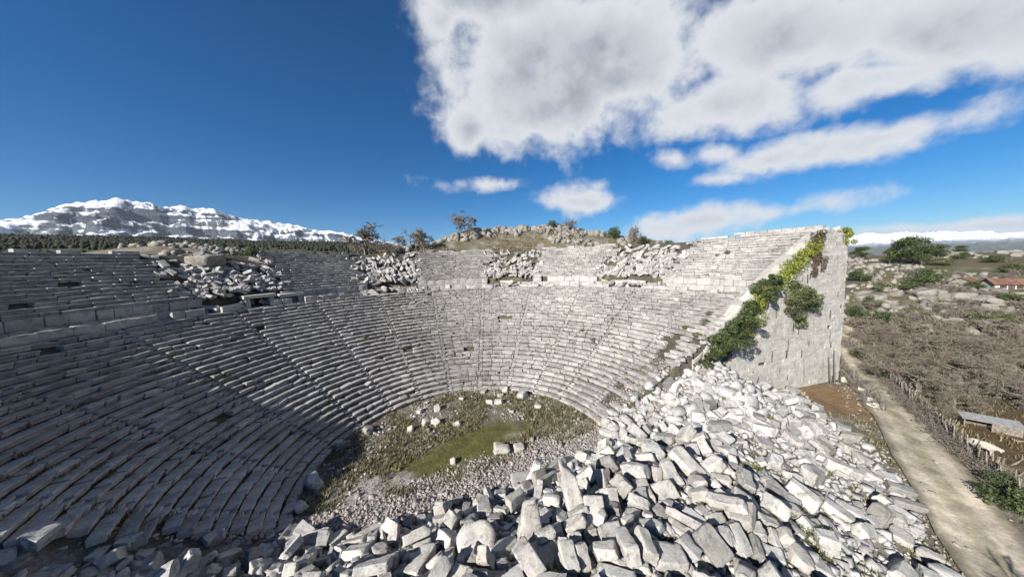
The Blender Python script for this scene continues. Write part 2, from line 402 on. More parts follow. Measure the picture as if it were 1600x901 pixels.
# ------------------------------------------------------------------ ground
TRACK = [(112, 104), (84, 76), (67, 58.6), (61.5, 52.5), (52, 42.5), (45.2, 35.2), (40, 29.2), (35.4, 24.3), (31.3, 19.8), (27.8, 16.0), (24.5, 11.5), (22, 6), (20, -4)]
def track_line(n=160):
    P = np.array(TRACK, float); s = np.r_[0, np.cumsum(np.hypot(*np.diff(P, axis=0).T))]
    t = np.linspace(0, s[-1], n); return np.stack([np.interp(t, s, P[:, 0]), np.interp(t, s, P[:, 1])], 1)
def ground_colour(x, y, z):
    r, ac = to_pol(x, y); d = np.hypot(x, y); a = np.degrees(np.arctan2(x, y))
    n1 = fbm(x * .5, y * .5, 4, 11); n2 = fbm(x * 2.2, y * 2.2, 4, 12); n3 = fbm(x / 18, y / 18, 4, 13)
    soil = np.array([.2, .175, .125]); dry = np.array([.19, .165, .095]); green = np.array([.135, .14, .035]); pale = np.array([.42, .385, .345]); brown = np.array([.2, .125, .06])
    def mixc(c, t, k): k = np.clip(k, 0, 1)[..., None]; return c * (1 - k) + t * k
    c = np.zeros(x.shape + (3,)) + soil
    c = mixc(c, dry, smooth(-.2, .3, n1)); c = mixc(c, pale, smooth(.12, .4, n2) * .6)
    # orchestra: scrubby, with one green lawn patch and paler stony margins
    inside = (r < R0 + 1)
    u = ((x + 4.0) * .80 + (y - 28) * .60); v = (-(x + 4.0) * .60 + (y - 28) * .80)
    lawn = 1 - np.sqrt(((u + 1.6) / 7.6) ** 2 + ((v + .3) / 3.1) ** 2) + n1 * .35
    co = np.zeros(x.shape + (3,)) + np.array([.2, .18, .135]); co = mixc(co, np.array([.36, .33, .29]), smooth(.0, .35, n2) * .75)
    co = mixc(co, np.array([.12, .12, .05]), smooth(.0, .3, n1) * .6)
    co = mixc(co, green, smooth(-.3, .4, lawn + n2 * .5 + n1 * .2) * .92)
    path = np.abs(seg_dist(x, y, [(9.5, 35.0), (3, 30.2), (-1, 29), (3, 30.1)]))
    co = mixc(co, np.array([.4, .37, .31]), smooth(.6, .25, path + n2 * .3) * .6)
    c = np.where(inside[..., None], co, c)
    # gravel bank in front of the heap, heap core
    dm = seg_dist(x, y, TOE)
    g = smooth(-4.3, -3.5, dm + 1.6 * smooth(-6, -13, x) + n1 * 1.6 + n2 * .5) * (r < 36)
    g = g * smooth(26, 18, np.where(y < 30, x, x * .9))
    c = mixc(c, np.array([.44, .395, .36]), g)
    c = mixc(c, np.array([.34, .3, .24]), smooth(0, 1.5, dm) * .8)
    c = mixc(c, np.array([.14, .14, .05]), smooth(0, 1.5, dm) * smooth(.12, .3, n1) * .8)
    # brown worn patch below the wall
    w = np.hypot((x - 38.8), (y - 34.0) * 1.0)
    c = mixc(c, np.array([.27, .18, .095]), smooth(5.8, 4.6, w + n2 * .6) * (ac > 75) * (r > 30))
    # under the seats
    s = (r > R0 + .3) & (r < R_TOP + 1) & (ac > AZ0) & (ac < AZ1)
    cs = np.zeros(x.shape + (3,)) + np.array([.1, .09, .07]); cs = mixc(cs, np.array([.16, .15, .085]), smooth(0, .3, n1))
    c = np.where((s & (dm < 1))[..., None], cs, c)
    # hillside behind
    out = (r > R_TOP) & (ac < AZ1)
    ch = np.zeros(x.shape + (3,)) + np.array([.2, .165, .105]); ch = mixc(ch, np.array([.34, .32, .28]), smooth(.0, .3, n1 + n3 * .5) * .8); ch = mixc(ch, np.array([.11, .1, .05]), smooth(.1, .4, n3) * .7)
    c = np.where(out[..., None], ch, c)
    east = (a > 40) & (d > 55)
    ce = np.zeros(x.shape + (3,)) + np.array([.13, .11, .065]); ce = mixc(ce, np.array([.32, .3, .26]), smooth(.2, .5, n1 + .6 * n3) * .7); ce = mixc(ce, np.array([.1, .12, .04]), smooth(.15, .35, n3) * .6)
    c = np.where((east & (r > R_TOP))[..., None], ce, c)
    # yard beyond the fence
    yard = smooth(9.5, 7, np.hypot(x - 47.5, (y - 25.5))) 
    c = mixc(c, np.array([.13, .085, .04]), yard)
    far = smooth(170, 420, d)
    cf = np.zeros(x.shape + (3,)) + np.array([.07, .075, .035]); cf = mixc(cf, np.array([.19, .175, .13]), smooth(.05, .35, fbm(x / 160, y / 160, 4, 21)))
    c = mixc(c, cf, far)
    return np.clip(c * (1 + .25 * n2[..., None]), .01, .7)
def make_ground():
    az = np.concatenate([np.arange(-180, 75, .6), [74.65, 74.75, 75.05], np.arange(75.4, 180, .6)])
    az = np.unique(np.round(az, 3))
    rr = [0, .5, 1]
    while rr[-1] < 60: rr.append(rr[-1] + (.38 if rr[-1] < 16 else .5))
    while rr[-1] < 26000: rr.append(rr[-1] * 1.028)
    rr = np.array(rr); A, Rr = np.meshgrid(az, rr, indexing='ij'); X, Y = pol(Rr, A)
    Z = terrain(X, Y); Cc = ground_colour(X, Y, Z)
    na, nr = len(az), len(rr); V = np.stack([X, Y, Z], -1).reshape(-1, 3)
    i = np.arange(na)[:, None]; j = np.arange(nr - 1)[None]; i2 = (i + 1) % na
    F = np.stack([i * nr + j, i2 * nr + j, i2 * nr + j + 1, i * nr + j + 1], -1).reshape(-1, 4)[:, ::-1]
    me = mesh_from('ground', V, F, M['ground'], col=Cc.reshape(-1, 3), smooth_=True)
    link('ground', me, kind='structure')
make_ground()
def make_track():
    P = track_line(260); T = np.gradient(P, axis=0); T /= np.linalg.norm(T, axis=1)[:, None]; Nn = np.stack([-T[:, 1], T[:, 0]], 1)
    W = 13; V = []; Cc = []
    for k in range(W):
        w = -1.95 + 3.9 * k / (W - 1)
        wob = .35 * fbm(np.arange(len(P)) / 7., np.full(len(P), k * .01 + (3 if k == 0 else 9)), 3, 4) if k in (0, W - 1) else 0
        q = P + Nn * (w + wob)[..., None] if k in (0, W - 1) else P + Nn * w
        z = terrain(q[:, 0], q[:, 1]) + .16 - .05 * (abs(abs(w) - .95) < .5)
        V.append(np.c_[q, z]); n = fbm(q[:, 0] * 1.5, q[:, 1] * 1.5, 4, 6)[:, None] + fbm(q[:, 0] * .4, q[:, 1] * .4, 3, 36)[:, None] * .8
        base = np.array([.56, .49, .38]) if abs(abs(w) - .95) < .55 else np.array([.43, .38, .27])
        if k in (0, W - 1): base = np.array([.2, .175, .12])
        if k in (1, W - 2): base = np.array([.33, .29, .21])
        Cc.append(base * (1 + .5 * n))
    V = np.concatenate(V); n = len(P)
    F = np.array([(k * n + i, k * n + i + 1, (k + 1) * n + i + 1, (k + 1) * n + i) for k in range(W - 1) for i in range(n - 1)])
    link('dirt_track', mesh_from('dirt_track', V, F, M['track'], col=np.concatenate(Cc), smooth_=True), kind='structure')
make_track()

# ------------------------------------------------------------------ theatre
theatre = link('ancient_theatre', None, loc=(CX, CY, 0), label='ruined horseshoe theatre of pale limestone seat rows built into the hillside', cat='ancient theatre')
SEC = np.array([(.15, 0), (.12, .2), (.03, .29), (0, .34), (.015, .415), (.07, .43), (.40, .42), (.77, .405), (.77, 0)])
def ring_block(r, z, a0, a1, stations=4, depth=None, height=None, amp=.02, sec=SEC, tilt=0., dr=0., dz=0., yaw=0.):
    """one block cut to the curve of its row"""
    s = sec.copy()
    if depth: s[:, 0] *= depth / .77
    if height: s[:, 1] *= height / .42
    n = len(s); t = np.linspace(0, 1, stations); V = np.zeros((stations, n, 3))
    for k, tt in enumerate(t):
        a = a0 + (a1 - a0) * tt; e = 1 if k in (0, stations - 1) else 0
        rho = s[:, 0] + RNG.normal(0, amp, n) * np.array([1, 1, 1, 1, 1, 1, .4, .1, .1]) [:n] + (e * RNG.uniform(.0, .06) * (s[:, 0] < .1))
        zz = s[:, 1] + RNG.normal(0, amp * .55, n) * (s[:, 1] > .05) - e * RNG.uniform(0, .035) * (s[:, 1] > .3)
        zz = zz + tilt * (tt - .5) ; rho = rho + dr + yaw * (tt - .5)
        rad = math.radians(a); V[k, :, 0] = CX + (r + rho) * math.sin(rad); V[k, :, 1] = CY + (r + rho) * math.cos(rad); V[k, :, 2] = z + zz + dz
    F = []
    for k in range(stations - 1):
        for j in range(n):
            F.append((k * n + j, (k + 1) * n + j, (k + 1) * n + (j + 1) % n, k * n + (j + 1) % n))
    F.append(tuple(range(n))); F.append(tuple(range((stations - 1) * n, stations * n))[::-1])
    return V.reshape(-1, 3), F
def in_gap(a, wob=0):
    return any(g0 + wob < a < g1 + wob * .6 for g0, g1 in GAPS)
blocks = []                                        # (kind, V, F, tint)
def lay_row(r, z, a_from, a_to, row, upper=False):
    a = a_from + RNG.uniform(-1.2, 1.2) * (1 if row % 2 else 1.3); a_to += RNG.uniform(-1.5, .6)
    wob = RNG.normal(0, 1.3)
    drift = RNG.normal(0, .03)
    while a < a_to - .6:
        L = RNG.uniform(1.0, 1.75) if not upper else RNG.uniform(1.1, 2.3)
        da = math.degrees(L / (r + .1)); b = a + da
        stair = [s for s in STAIRS if a - .01 <= s - .3 * 57.3 / r < b] if not upper else []
        isstair = False
        if stair and stair[0] - .3 * 57.3 / r > a + .3 * 57.3 / r: b = stair[0] - .3 * 57.3 / r
        elif stair: isstair = True; b = a + .6 * 57.3 / r
        b = min(b, a_to)
        mid = (a + b) / 2; gap = .022 * 57.3 / r * RNG.uniform(.6, 2.2)
        x, y = pol(r, mid)
        if upper and in_gap(mid, wob): a = b; continue
        if not upper and any(hr == row and abs(mid - ha) * r / 57.3 < hw for hr, ha, hw in HOLES): a = b; continue
        if seg_dist(np.array(x), np.array(y), TOE) > 1.0 and not upper and z < mound(np.array(x), np.array(y)) - .3: a = b; continue
        ruin = (not upper and mid > 66 - row * .15 and row < 19)
        if RNG.random() < (.22 if ruin else .004): a = b; continue
        dist = math.hypot(x, y)
        near = dist < 32
        tl = RNG.normal(0, .02); yw = RNG.normal(0, .028); dr = drift + RNG.normal(0, .022); dz = RNG.normal(0, .016)
        if RNG.random() < (.6 if ruin else .2): tl *= 5; yw *= 5; dr += RNG.uniform(-.16, .08); dz += RNG.uniform(-.07, .03)
        tint = float(np.clip(RNG.normal(.97, .1), .7, 1.2)); tint *= 1 + .3 * float(fbm(x / 5, y / 5, 3, 31))
        wv = 1.6 if (upper and mid < -20) else 1.0
        sag = float(fbm(x / 7, y / 7, 3, 91)); r_s = r + .11 * wv * float(fbm(x / 6 + 40, y / 6, 3, 92)); z_s = z + .07 * wv * sag
        if isstair:
            for q, (d0, dd, h0, hh) in enumerate(((.02, .36, 0, .26), (.36, .41, 0, .41))):
                V, F = ring_block(r_s, z_s, a + gap, b - gap, 3, dd, hh, .02, dr=d0)
                blocks.append(('step', V, F, tint, dist))
        else:
            V, F = ring_block(r_s, z_s, a + gap, b - gap, 6 if near else 4, None, None, .024 if near else .019, tilt=tl, dr=dr, dz=dz, yaw=yw)
            blocks.append(('seat', V, F, tint, dist))
        a = b
for i in range(N_LOW): lay_row(R0 + i * ROW_D, i * ROW_H, AZ0 + .5, AZ1 - .4, i)
for i in range(N_UP): lay_row(R_UP + i * UP_D, Z_UP + i * ROW_H, AZ0 + .5, AZ1 - 1.6, i, True)
# seats turned half to earth: broken stones fill where blocks are gone (added with the loose stones)
BOX = np.array([(.03, 0), (.0, .06), (.0, .36), (.02, .41), (.06, .42), (.4, .42), (.72, .41), (.77, .38), (.77, 0)])
# paving of the walkway, its back wall and the high-backed row along its edge
def lay_ring(r, z, h, d, a0, a1, Lr, keep, skip_gaps=False, amp=.015, kind='wall', jit=.03, stations=4):
    a = a0
    while a < a1 - .5:
        L = RNG.uniform(*Lr); b = min(a + math.degrees(L / r), a1); mid = (a + b) / 2; x, y = pol(r, mid)
        if RNG.random() < keep and not (skip_gaps and in_gap(mid)):
            g = .02 * 57.3 / r * RNG.uniform(.7, 2)
            V, F = ring_block(r, z, a + g, b - g, stations, d, h, amp, BOX, tilt=RNG.normal(0, jit * .6), dr=RNG.normal(0, jit), yaw=RNG.normal(0, jit))
            blocks.append((kind, V, F, float(np.clip(RNG.normal(1.0, .1), .75, 1.2)), math.hypot(x, y)))
        a = b
for i, rr_ in enumerate((R_LOW + .1, R_LOW + 1.0, R_LOW + 1.85)):
    lay_ring(rr_, Z_LOW - .33, .36, .84, AZ0 + 1, AZ1 - .5, (1.2, 2.2), .93, kind='paving')
lay_ring(R_LOW - .02, Z_LOW + .02, .82, .5, AZ0 + 1, -47, (1.1, 2.2), .86, kind='backed', jit=.11, amp=.045)
lay_ring(R_LOW - .02, Z_LOW + .02, .6, .45, -46, AZ1 - 4, (1.0, 2.4), .5, kind='backed', jit=.08, amp=.03)
lay_ring(R_UP - .45, Z_LOW - .05, .95, .6, AZ0 + 1, AZ1 - 1.5, (1.3, 2.4), .99, True)
lay_ring(R_UP - .42, Z_LOW + .92, .98, .6, AZ0 + 1, AZ1 - 1.5, (1.2, 2.2), .93, True)
lay_ring(R_UP - .47, Z_LOW - .05, .95, .6, AZ0 + 1, AZ1 - 1.5, (1.3, 2.4), .55, False, jit=.12)
# crowning stones on the rim
lay_ring(R_TOP - .2, Z_TOP - .05, .45, .7, AZ0 + 1, AZ1 - 1.5, (1.1, 2.0), .5, True, jit=.1)
lay_ring(R_TOP - .2, Z_TOP - .05, .42, .7, 54, AZ1 - 1.5, (1.1, 2.0), .9, True, jit=.05)
lay_ring(R_TOP - .1, Z_TOP + .36, .4, .6, 60, AZ1 - 1.5, (1.1, 2.0), .6, True, jit=.05)

def flush_blocks(kinds, name, stuff_name, limit, score, mat):
    sel = [b for b in blocks if b[0] in kinds]
    sel.sort(key=score)
    for k, V, F, t, d in sel[:limit]:
        c = V.mean(0); me = mesh_from(name, V - c, F, mat, tint=np.full(len(V), t))
        link(name, me, theatre, loc=(c[0] - CX, c[1] - CY, c[2]))
    rest = sel[limit:]
    if rest:
        bag = Bag()
        for k, V, F, t, d in rest: bag.add(V - np.array([CX, CY, 0]), F, t)
        bag.build(stuff_name, mat, theatre, kind='stuff')
def px_score(b):
    p = proj(b[1].mean(0))
    if p is None or not (-20 < p[0] < 1620 and 0 < p[1] < 920): return 1e4 + b[4]
    return b[4] / max(.3, np.ptp(b[1], axis=0).max())
flush_blocks(('seat', 'step'), 'seat_block', 'seat_rows', 300, px_score, M['seat'])
flush_blocks(('wall',), 'wall_block', 'wall_courses', 90, px_score, M['seat'])
flush_blocks(('backed',), 'backed_seat', 'broken_backed_seats', 110, px_score, M['seat'])
flush_blocks(('paving',), 'paving_stone', 'paving', 40, px_score, M['seat'])

# ---- end walls: solid core, coursed face, sloping coping
M['crevice'] = plain_mat('crevice_earth', (.11, .1, .08), (.2, .18, .15), 5, 1, rnd=False, tint=True)
def end_wall(name, az, ra, rb, flip, top_fn, base_z, label):
    root = link(name, None, theatre, label=label)
    a = math.radians(az); du = np.array([math.sin(a), math.cos(a)]); nn = np.array([math.cos(a), -math.sin(a)]) * flip   # face normal
    def P(u, w, z): return (du[0] * u + nn[0] * w, du[1] * u + nn[1] * w, z)
    us = np.linspace(ra, rb, 26); V = []
    for w in (-.48, -2.1):
        for u in us: V.append(P(u, w, base_z)); V.append(P(u, w, top_fn(u) - .12))
    n = len(us); F = []
    for i in range(n - 1):
        f0 = 2 * i; b0 = 2 * n + 2 * i
        F += [(f0, f0 + 2, f0 + 3, f0 + 1), (b0 + 1, b0 + 3, b0 + 2, b0), (f0 + 1, f0 + 3, b0 + 3, b0 + 1)]
    F += [(0, 1, 2 * n + 1, 2 * n), (2 * n - 2, 4 * n - 2, 4 * n - 1, 2 * n - 1)]
    bg = Bag(); bg.add(V, F, .75); bg.build('wall_core', M['wall'], root)
    faces = Bag(); crev = Bag(); z = base_z; course = 0
    while z < 21.4:
        h = RNG.choice([.38, .45, .5, .56]); u = ra + (0 if course % 2 else -.5)
        while u < rb:
            L = RNG.uniform(.6, 1.5); v = min(u + L, rb + RNG.uniform(-.22, .12)); um = (u + v) / 2
            tp = top_fn(um)
            if z + h * .6 < tp and v - u > .15:
                g1 = RNG.uniform(.003, .014) if RNG.random() > .09 else RNG.uniform(.03, .09)
                gh = RNG.uniform(.002, .012) if RNG.random() > .06 else RNG.uniform(.03, .08)
                pr = RNG.normal(0, .016); t = float(np.clip(RNG.normal(1, .07), .8, 1.15))
                zt = min(z + h - gh, tp)
                V = []
                for uu in (max(u, ra) + .004, v - g1):
                    for zz in (z, zt):
                        j = RNG.normal(0, .012, 3)
                        V.append(P(uu + j[0], pr + j[1] * .7, zz)); 
                for uu in (max(u, ra) + .004, v - g1):
                    for zz in (z, zt): V.append(P(uu, -.5, zz))
                # bevelled front: inner ring pushed out a little
                F = [(0, 1, 3, 2), (4, 6, 7, 5), (0, 4, 5, 1), (2, 3, 7, 6), (1, 5, 7, 3), (0, 2, 6, 4)]
                if RNG.random() > .004: faces.add(V, F, t)
                if RNG.random() < .075:           # crevice packed with dark earth
                    cw = RNG.uniform(.09, .24); ch = RNG.uniform(.3, 1.7); cu = RNG.uniform(u, v); cz = z + RNG.uniform(0, .3)
                    if cz + ch < tp - .2 and cu > ra + .3 and cu + cw < rb - .3:
                        Vc = [P(uu + RNG.normal(0, .03), ww, zz) for uu in (cu, cu + cw) for zz in (cz, cz + ch) for ww in (-.3, .035)]
                        crev.add(Vc, [(0, 1, 3, 2), (4, 6, 7, 5), (0, 4, 5, 1), (2, 3, 7, 6), (1, 5, 7, 3), (0, 2, 6, 4)], float(RNG.uniform(.5, 1.3)))
            u = v
        z += h; course += 1
    faces.build('wall_courses', M['wall'], root, kind='stuff')
    if crev.n: crev.build('earth_filled_crevices', M['crevice'], root, kind='stuff')
    # coping: broad stones stepping up the slope
    u = ra if flip > 0 else rb
    while u < rb - .2:
        v = min(u + RNG.uniform(.5, 1.3), rb); z0, z1 = top_fn(u), top_fn(v); V = []
        for uu, zz in ((u + .02, z0), (v - .02, z1)):
            for w in (.05 + RNG.normal(0, .07), -1.2 + RNG.normal(0, .12)):
                for hh in (-.15, .22 + RNG.normal(0, .09)): V.append(P(uu + RNG.normal(0, .04), w, zz + hh))
        b = Bag(); b.add(V, [(0, 1, 3, 2), (4, 6, 7, 5), (0, 4, 5, 1), (2, 3, 7, 6), (1, 5, 7, 3), (0, 2, 6, 4)], float(RNG.uniform(.72, 1.08)))
        if RNG.random() < .86: b.build('coping_stone', M['wall'], root); u = v
    return root
def top_right(u): return float(np.interp(u, [26, 28, 29, 35.5, 37, 38.5, 47.2, 48.5, 51.5], [5.6, 6.6, 8.6, 13.0, 13.5, 15.2, 20.7, 20.8, 20.5]))
rw = end_wall('end_wall', AZ1, 26.0, 51.5, 1, top_right, -.6, 'tall pale ashlar end wall with ivy and bushes growing on it')
def top_left(u): return float(np.interp(u, [13.5, 35.8, 38.4, 49.5, 51.5], [-.6, 12.0, 13.6, 19.6, 19.6]))
end_wall('end_wall', AZ0, 13.8, 51.5, -1, top_left, -.6, 'shaded end wall at the near left side of the rows')
# curved outer wall behind the free-standing wing
def outer_wall():
    bag = Bag(); z = -.8
    while z < 20.3:
        h = RNG.choice([.5, .6, .7]); a = 40 + RNG.uniform(0, 1)
        while a < AZ1:
            b = min(a + math.degrees(RNG.uniform(1, 2.2) / 51), AZ1); pts = []
            for aa in (a + .02, b - .02):
                for rr_ in (51.5 + RNG.normal(0, .02), 50.2):
                    for zz in (z + .01, z + h - .01):
                        X, Y = pol(rr_, aa); pts.append((X - CX, Y - CY, zz))
            bag.add(pts, [(0, 1, 3, 2), (4, 6, 7, 5), (0, 4, 5, 1), (2, 3, 7, 6), (1, 5, 7, 3), (0, 2, 6, 4)], float(np.clip(RNG.normal(1, .05), .85, 1.1))); a = b
        z += h
    bag.build('outer_wall_courses', M['wall'], theatre, kind='stuff')
outer_wall()
# ---- doorways in the back wall of the walkway
def doorway(az, w, h, r=37.0, deep=2.2, tilt=0.):
    root = link('doorway', None, theatre)
    a = math.radians(az); X, Y = r * math.sin(a), r * math.cos(a)
    M4 = Matrix.Translation((X, Y, Z_LOW)) @ Matrix.Rotation(-a, 4, 'Z') @ Matrix.Rotation(tilt, 4, 'Y')
    def part(name, c, d, tint=1):
        b = Bag(); b.box(c, d, tint=tint); V = b.V[0] + RNG.normal(0, .03, b.V[0].shape)
        V = np.array([tuple(M4 @ Vector(v)) for v in V]); b2 = Bag(); b2.add(V, b.F, tint); b2.build(name, M['wall'], root)
    for s in (-1, 1):
        part('jamb', (s * (w / 2 + .3), .3, h / 2), (.6, .7, h), 1)
        part('side_wall', (s * (w / 2 + .3), .3 + deep / 2, h / 2 - .01), (.55, deep, h - .02), .9)
    part('lintel', (0, .15, h + .24), (w + 1.6, 1.0, .46), 1.1)
    part('roof_slab', (0, .5 + deep / 2, h + .2), (w + 1.2, deep, .36), .95)
doorway(-63, 2.3, 1.35, r=36.9); doorway(-56.4, 1.7, 1.1, r=37.3)
for az_, w_, h_ in ((5, 1.3, .8), (40.5, 1.2, .7), (45, 2.2, .75)): doorway(az_, w_, h_, r=37.7, deep=1.4, tilt=.03)
# ------------------------------------------------------------------ fallen blocks
def cube_grid(n):
    idx = {}; V = []; F = []
    def vid(p):
        k = tuple(np.round(p, 5))
        if k not in idx: idx[k] = len(V); V.append(p)
        return idx[k]
    t = np.linspace(-1, 1, n + 1)
    for ax in range(3):
        for sg in (-1, 1):
            for i in range(n):
                for j in range(n):
                    q = []
                    for (a, b) in ((i, j), (i + 1, j), (i + 1, j + 1), (i, j + 1)):
                        p = [0, 0, 0]; p[ax] = sg; p[(ax + 1) % 3] = t[a]; p[(ax + 2) % 3] = t[b]; q.append(vid(tuple(p)))
                    F.append(tuple(q if sg > 0 else q[::-1]))
    return np.array(V, float), np.array(F)
GRIDS = {n: cube_grid(n) for n in (2, 4, 7)}
def stone_shape(seed, dims, n=4, rough=1.0, chops=5, roundness=.05):
    """a broken squared stone: bevelled box, corners knocked off, surface uneven"""
    rg = np.random.default_rng(seed); V, F = GRIDS[n]; V = V.copy()
    d = np.array(dims) / 2
    # pull grid lines near the edges so that edges read as edges
    V = np.sign(V) * (1 - (1 - np.abs(V)) ** 1.6)
    # slight skew
    K = np.eye(3) + rg.normal(0, .06, (3, 3)); 
    tap = rg.normal(0, .07, 2); V[:, 1] *= 1 + tap[0] * V[:, 0]; V[:, 2] *= 1 + tap[1] * V[:, 0]
    P = V * d
    e = np.sort(np.abs(V), axis=1); corner = np.clip(e[:, 1] - .55, 0, 1) / .45        # 1 on edges
    P *= (1 - roundness * .35 * corner[:, None] * (.6 + .4 * e[:, :1]))
    for _ in range(chops):
        nrm = rg.normal(size=3); nrm /= np.linalg.norm(nrm); h = (np.abs(nrm) * d).sum() * rg.uniform(.74, .93)
        k = P @ nrm; over = k > h; P[over] -= (k[over] - h)[:, None] * nrm
    m = d.min()
    ph = rg.uniform(0, 6.3, (9, 3)); dr = rg.normal(0, 1, (9, 3)) * np.array([1.6] * 3 + [3.2] * 3 + [6.5] * 3)[:, None] / max(.35, m * 1.6)
    am = np.array([.03] * 3 + [.026] * 3 + [.022] * 3) * rough * m * 1.6
    for q in range(9): P += am[q] * np.sin(P @ dr[q] + ph[q, 0])[:, None] * (P / (np.linalg.norm(P, axis=1, keepdims=True) + 1e-6))
    P += rg.normal(0, .012 * rough, P.shape)
    return P @ K.T, F
SHAPES = []
_rg = np.random.default_rng(99)
for k in range(28):
    kind = ('block', 'block', 'block', 'cube', 'slab', 'long', 'block')[k % 7]
    if kind == 'block': d = (_rg.uniform(1.2, 1.8), _rg.uniform(.75, 1.05), _rg.uniform(.5, .8))
    elif kind == 'cube': d = (_rg.uniform(.9, 1.15), _rg.uniform(.85, 1.05), _rg.uniform(.7, .95))
    elif kind == 'slab': d = (_rg.uniform(1.4, 1.9), _rg.uniform(1.0, 1.35), _rg.uniform(.3, .42))
    else: d = (_rg.uniform(2.1, 2.8), _rg.uniform(.6, .8), _rg.uniform(.5, .65))
    SHAPES.append((kind, d, 500 + k))
PILLARS = [(830, 858, 3.1, .95, .75, 16, 4), (896, 812, 3.7, .9, .8, 13, -6)]
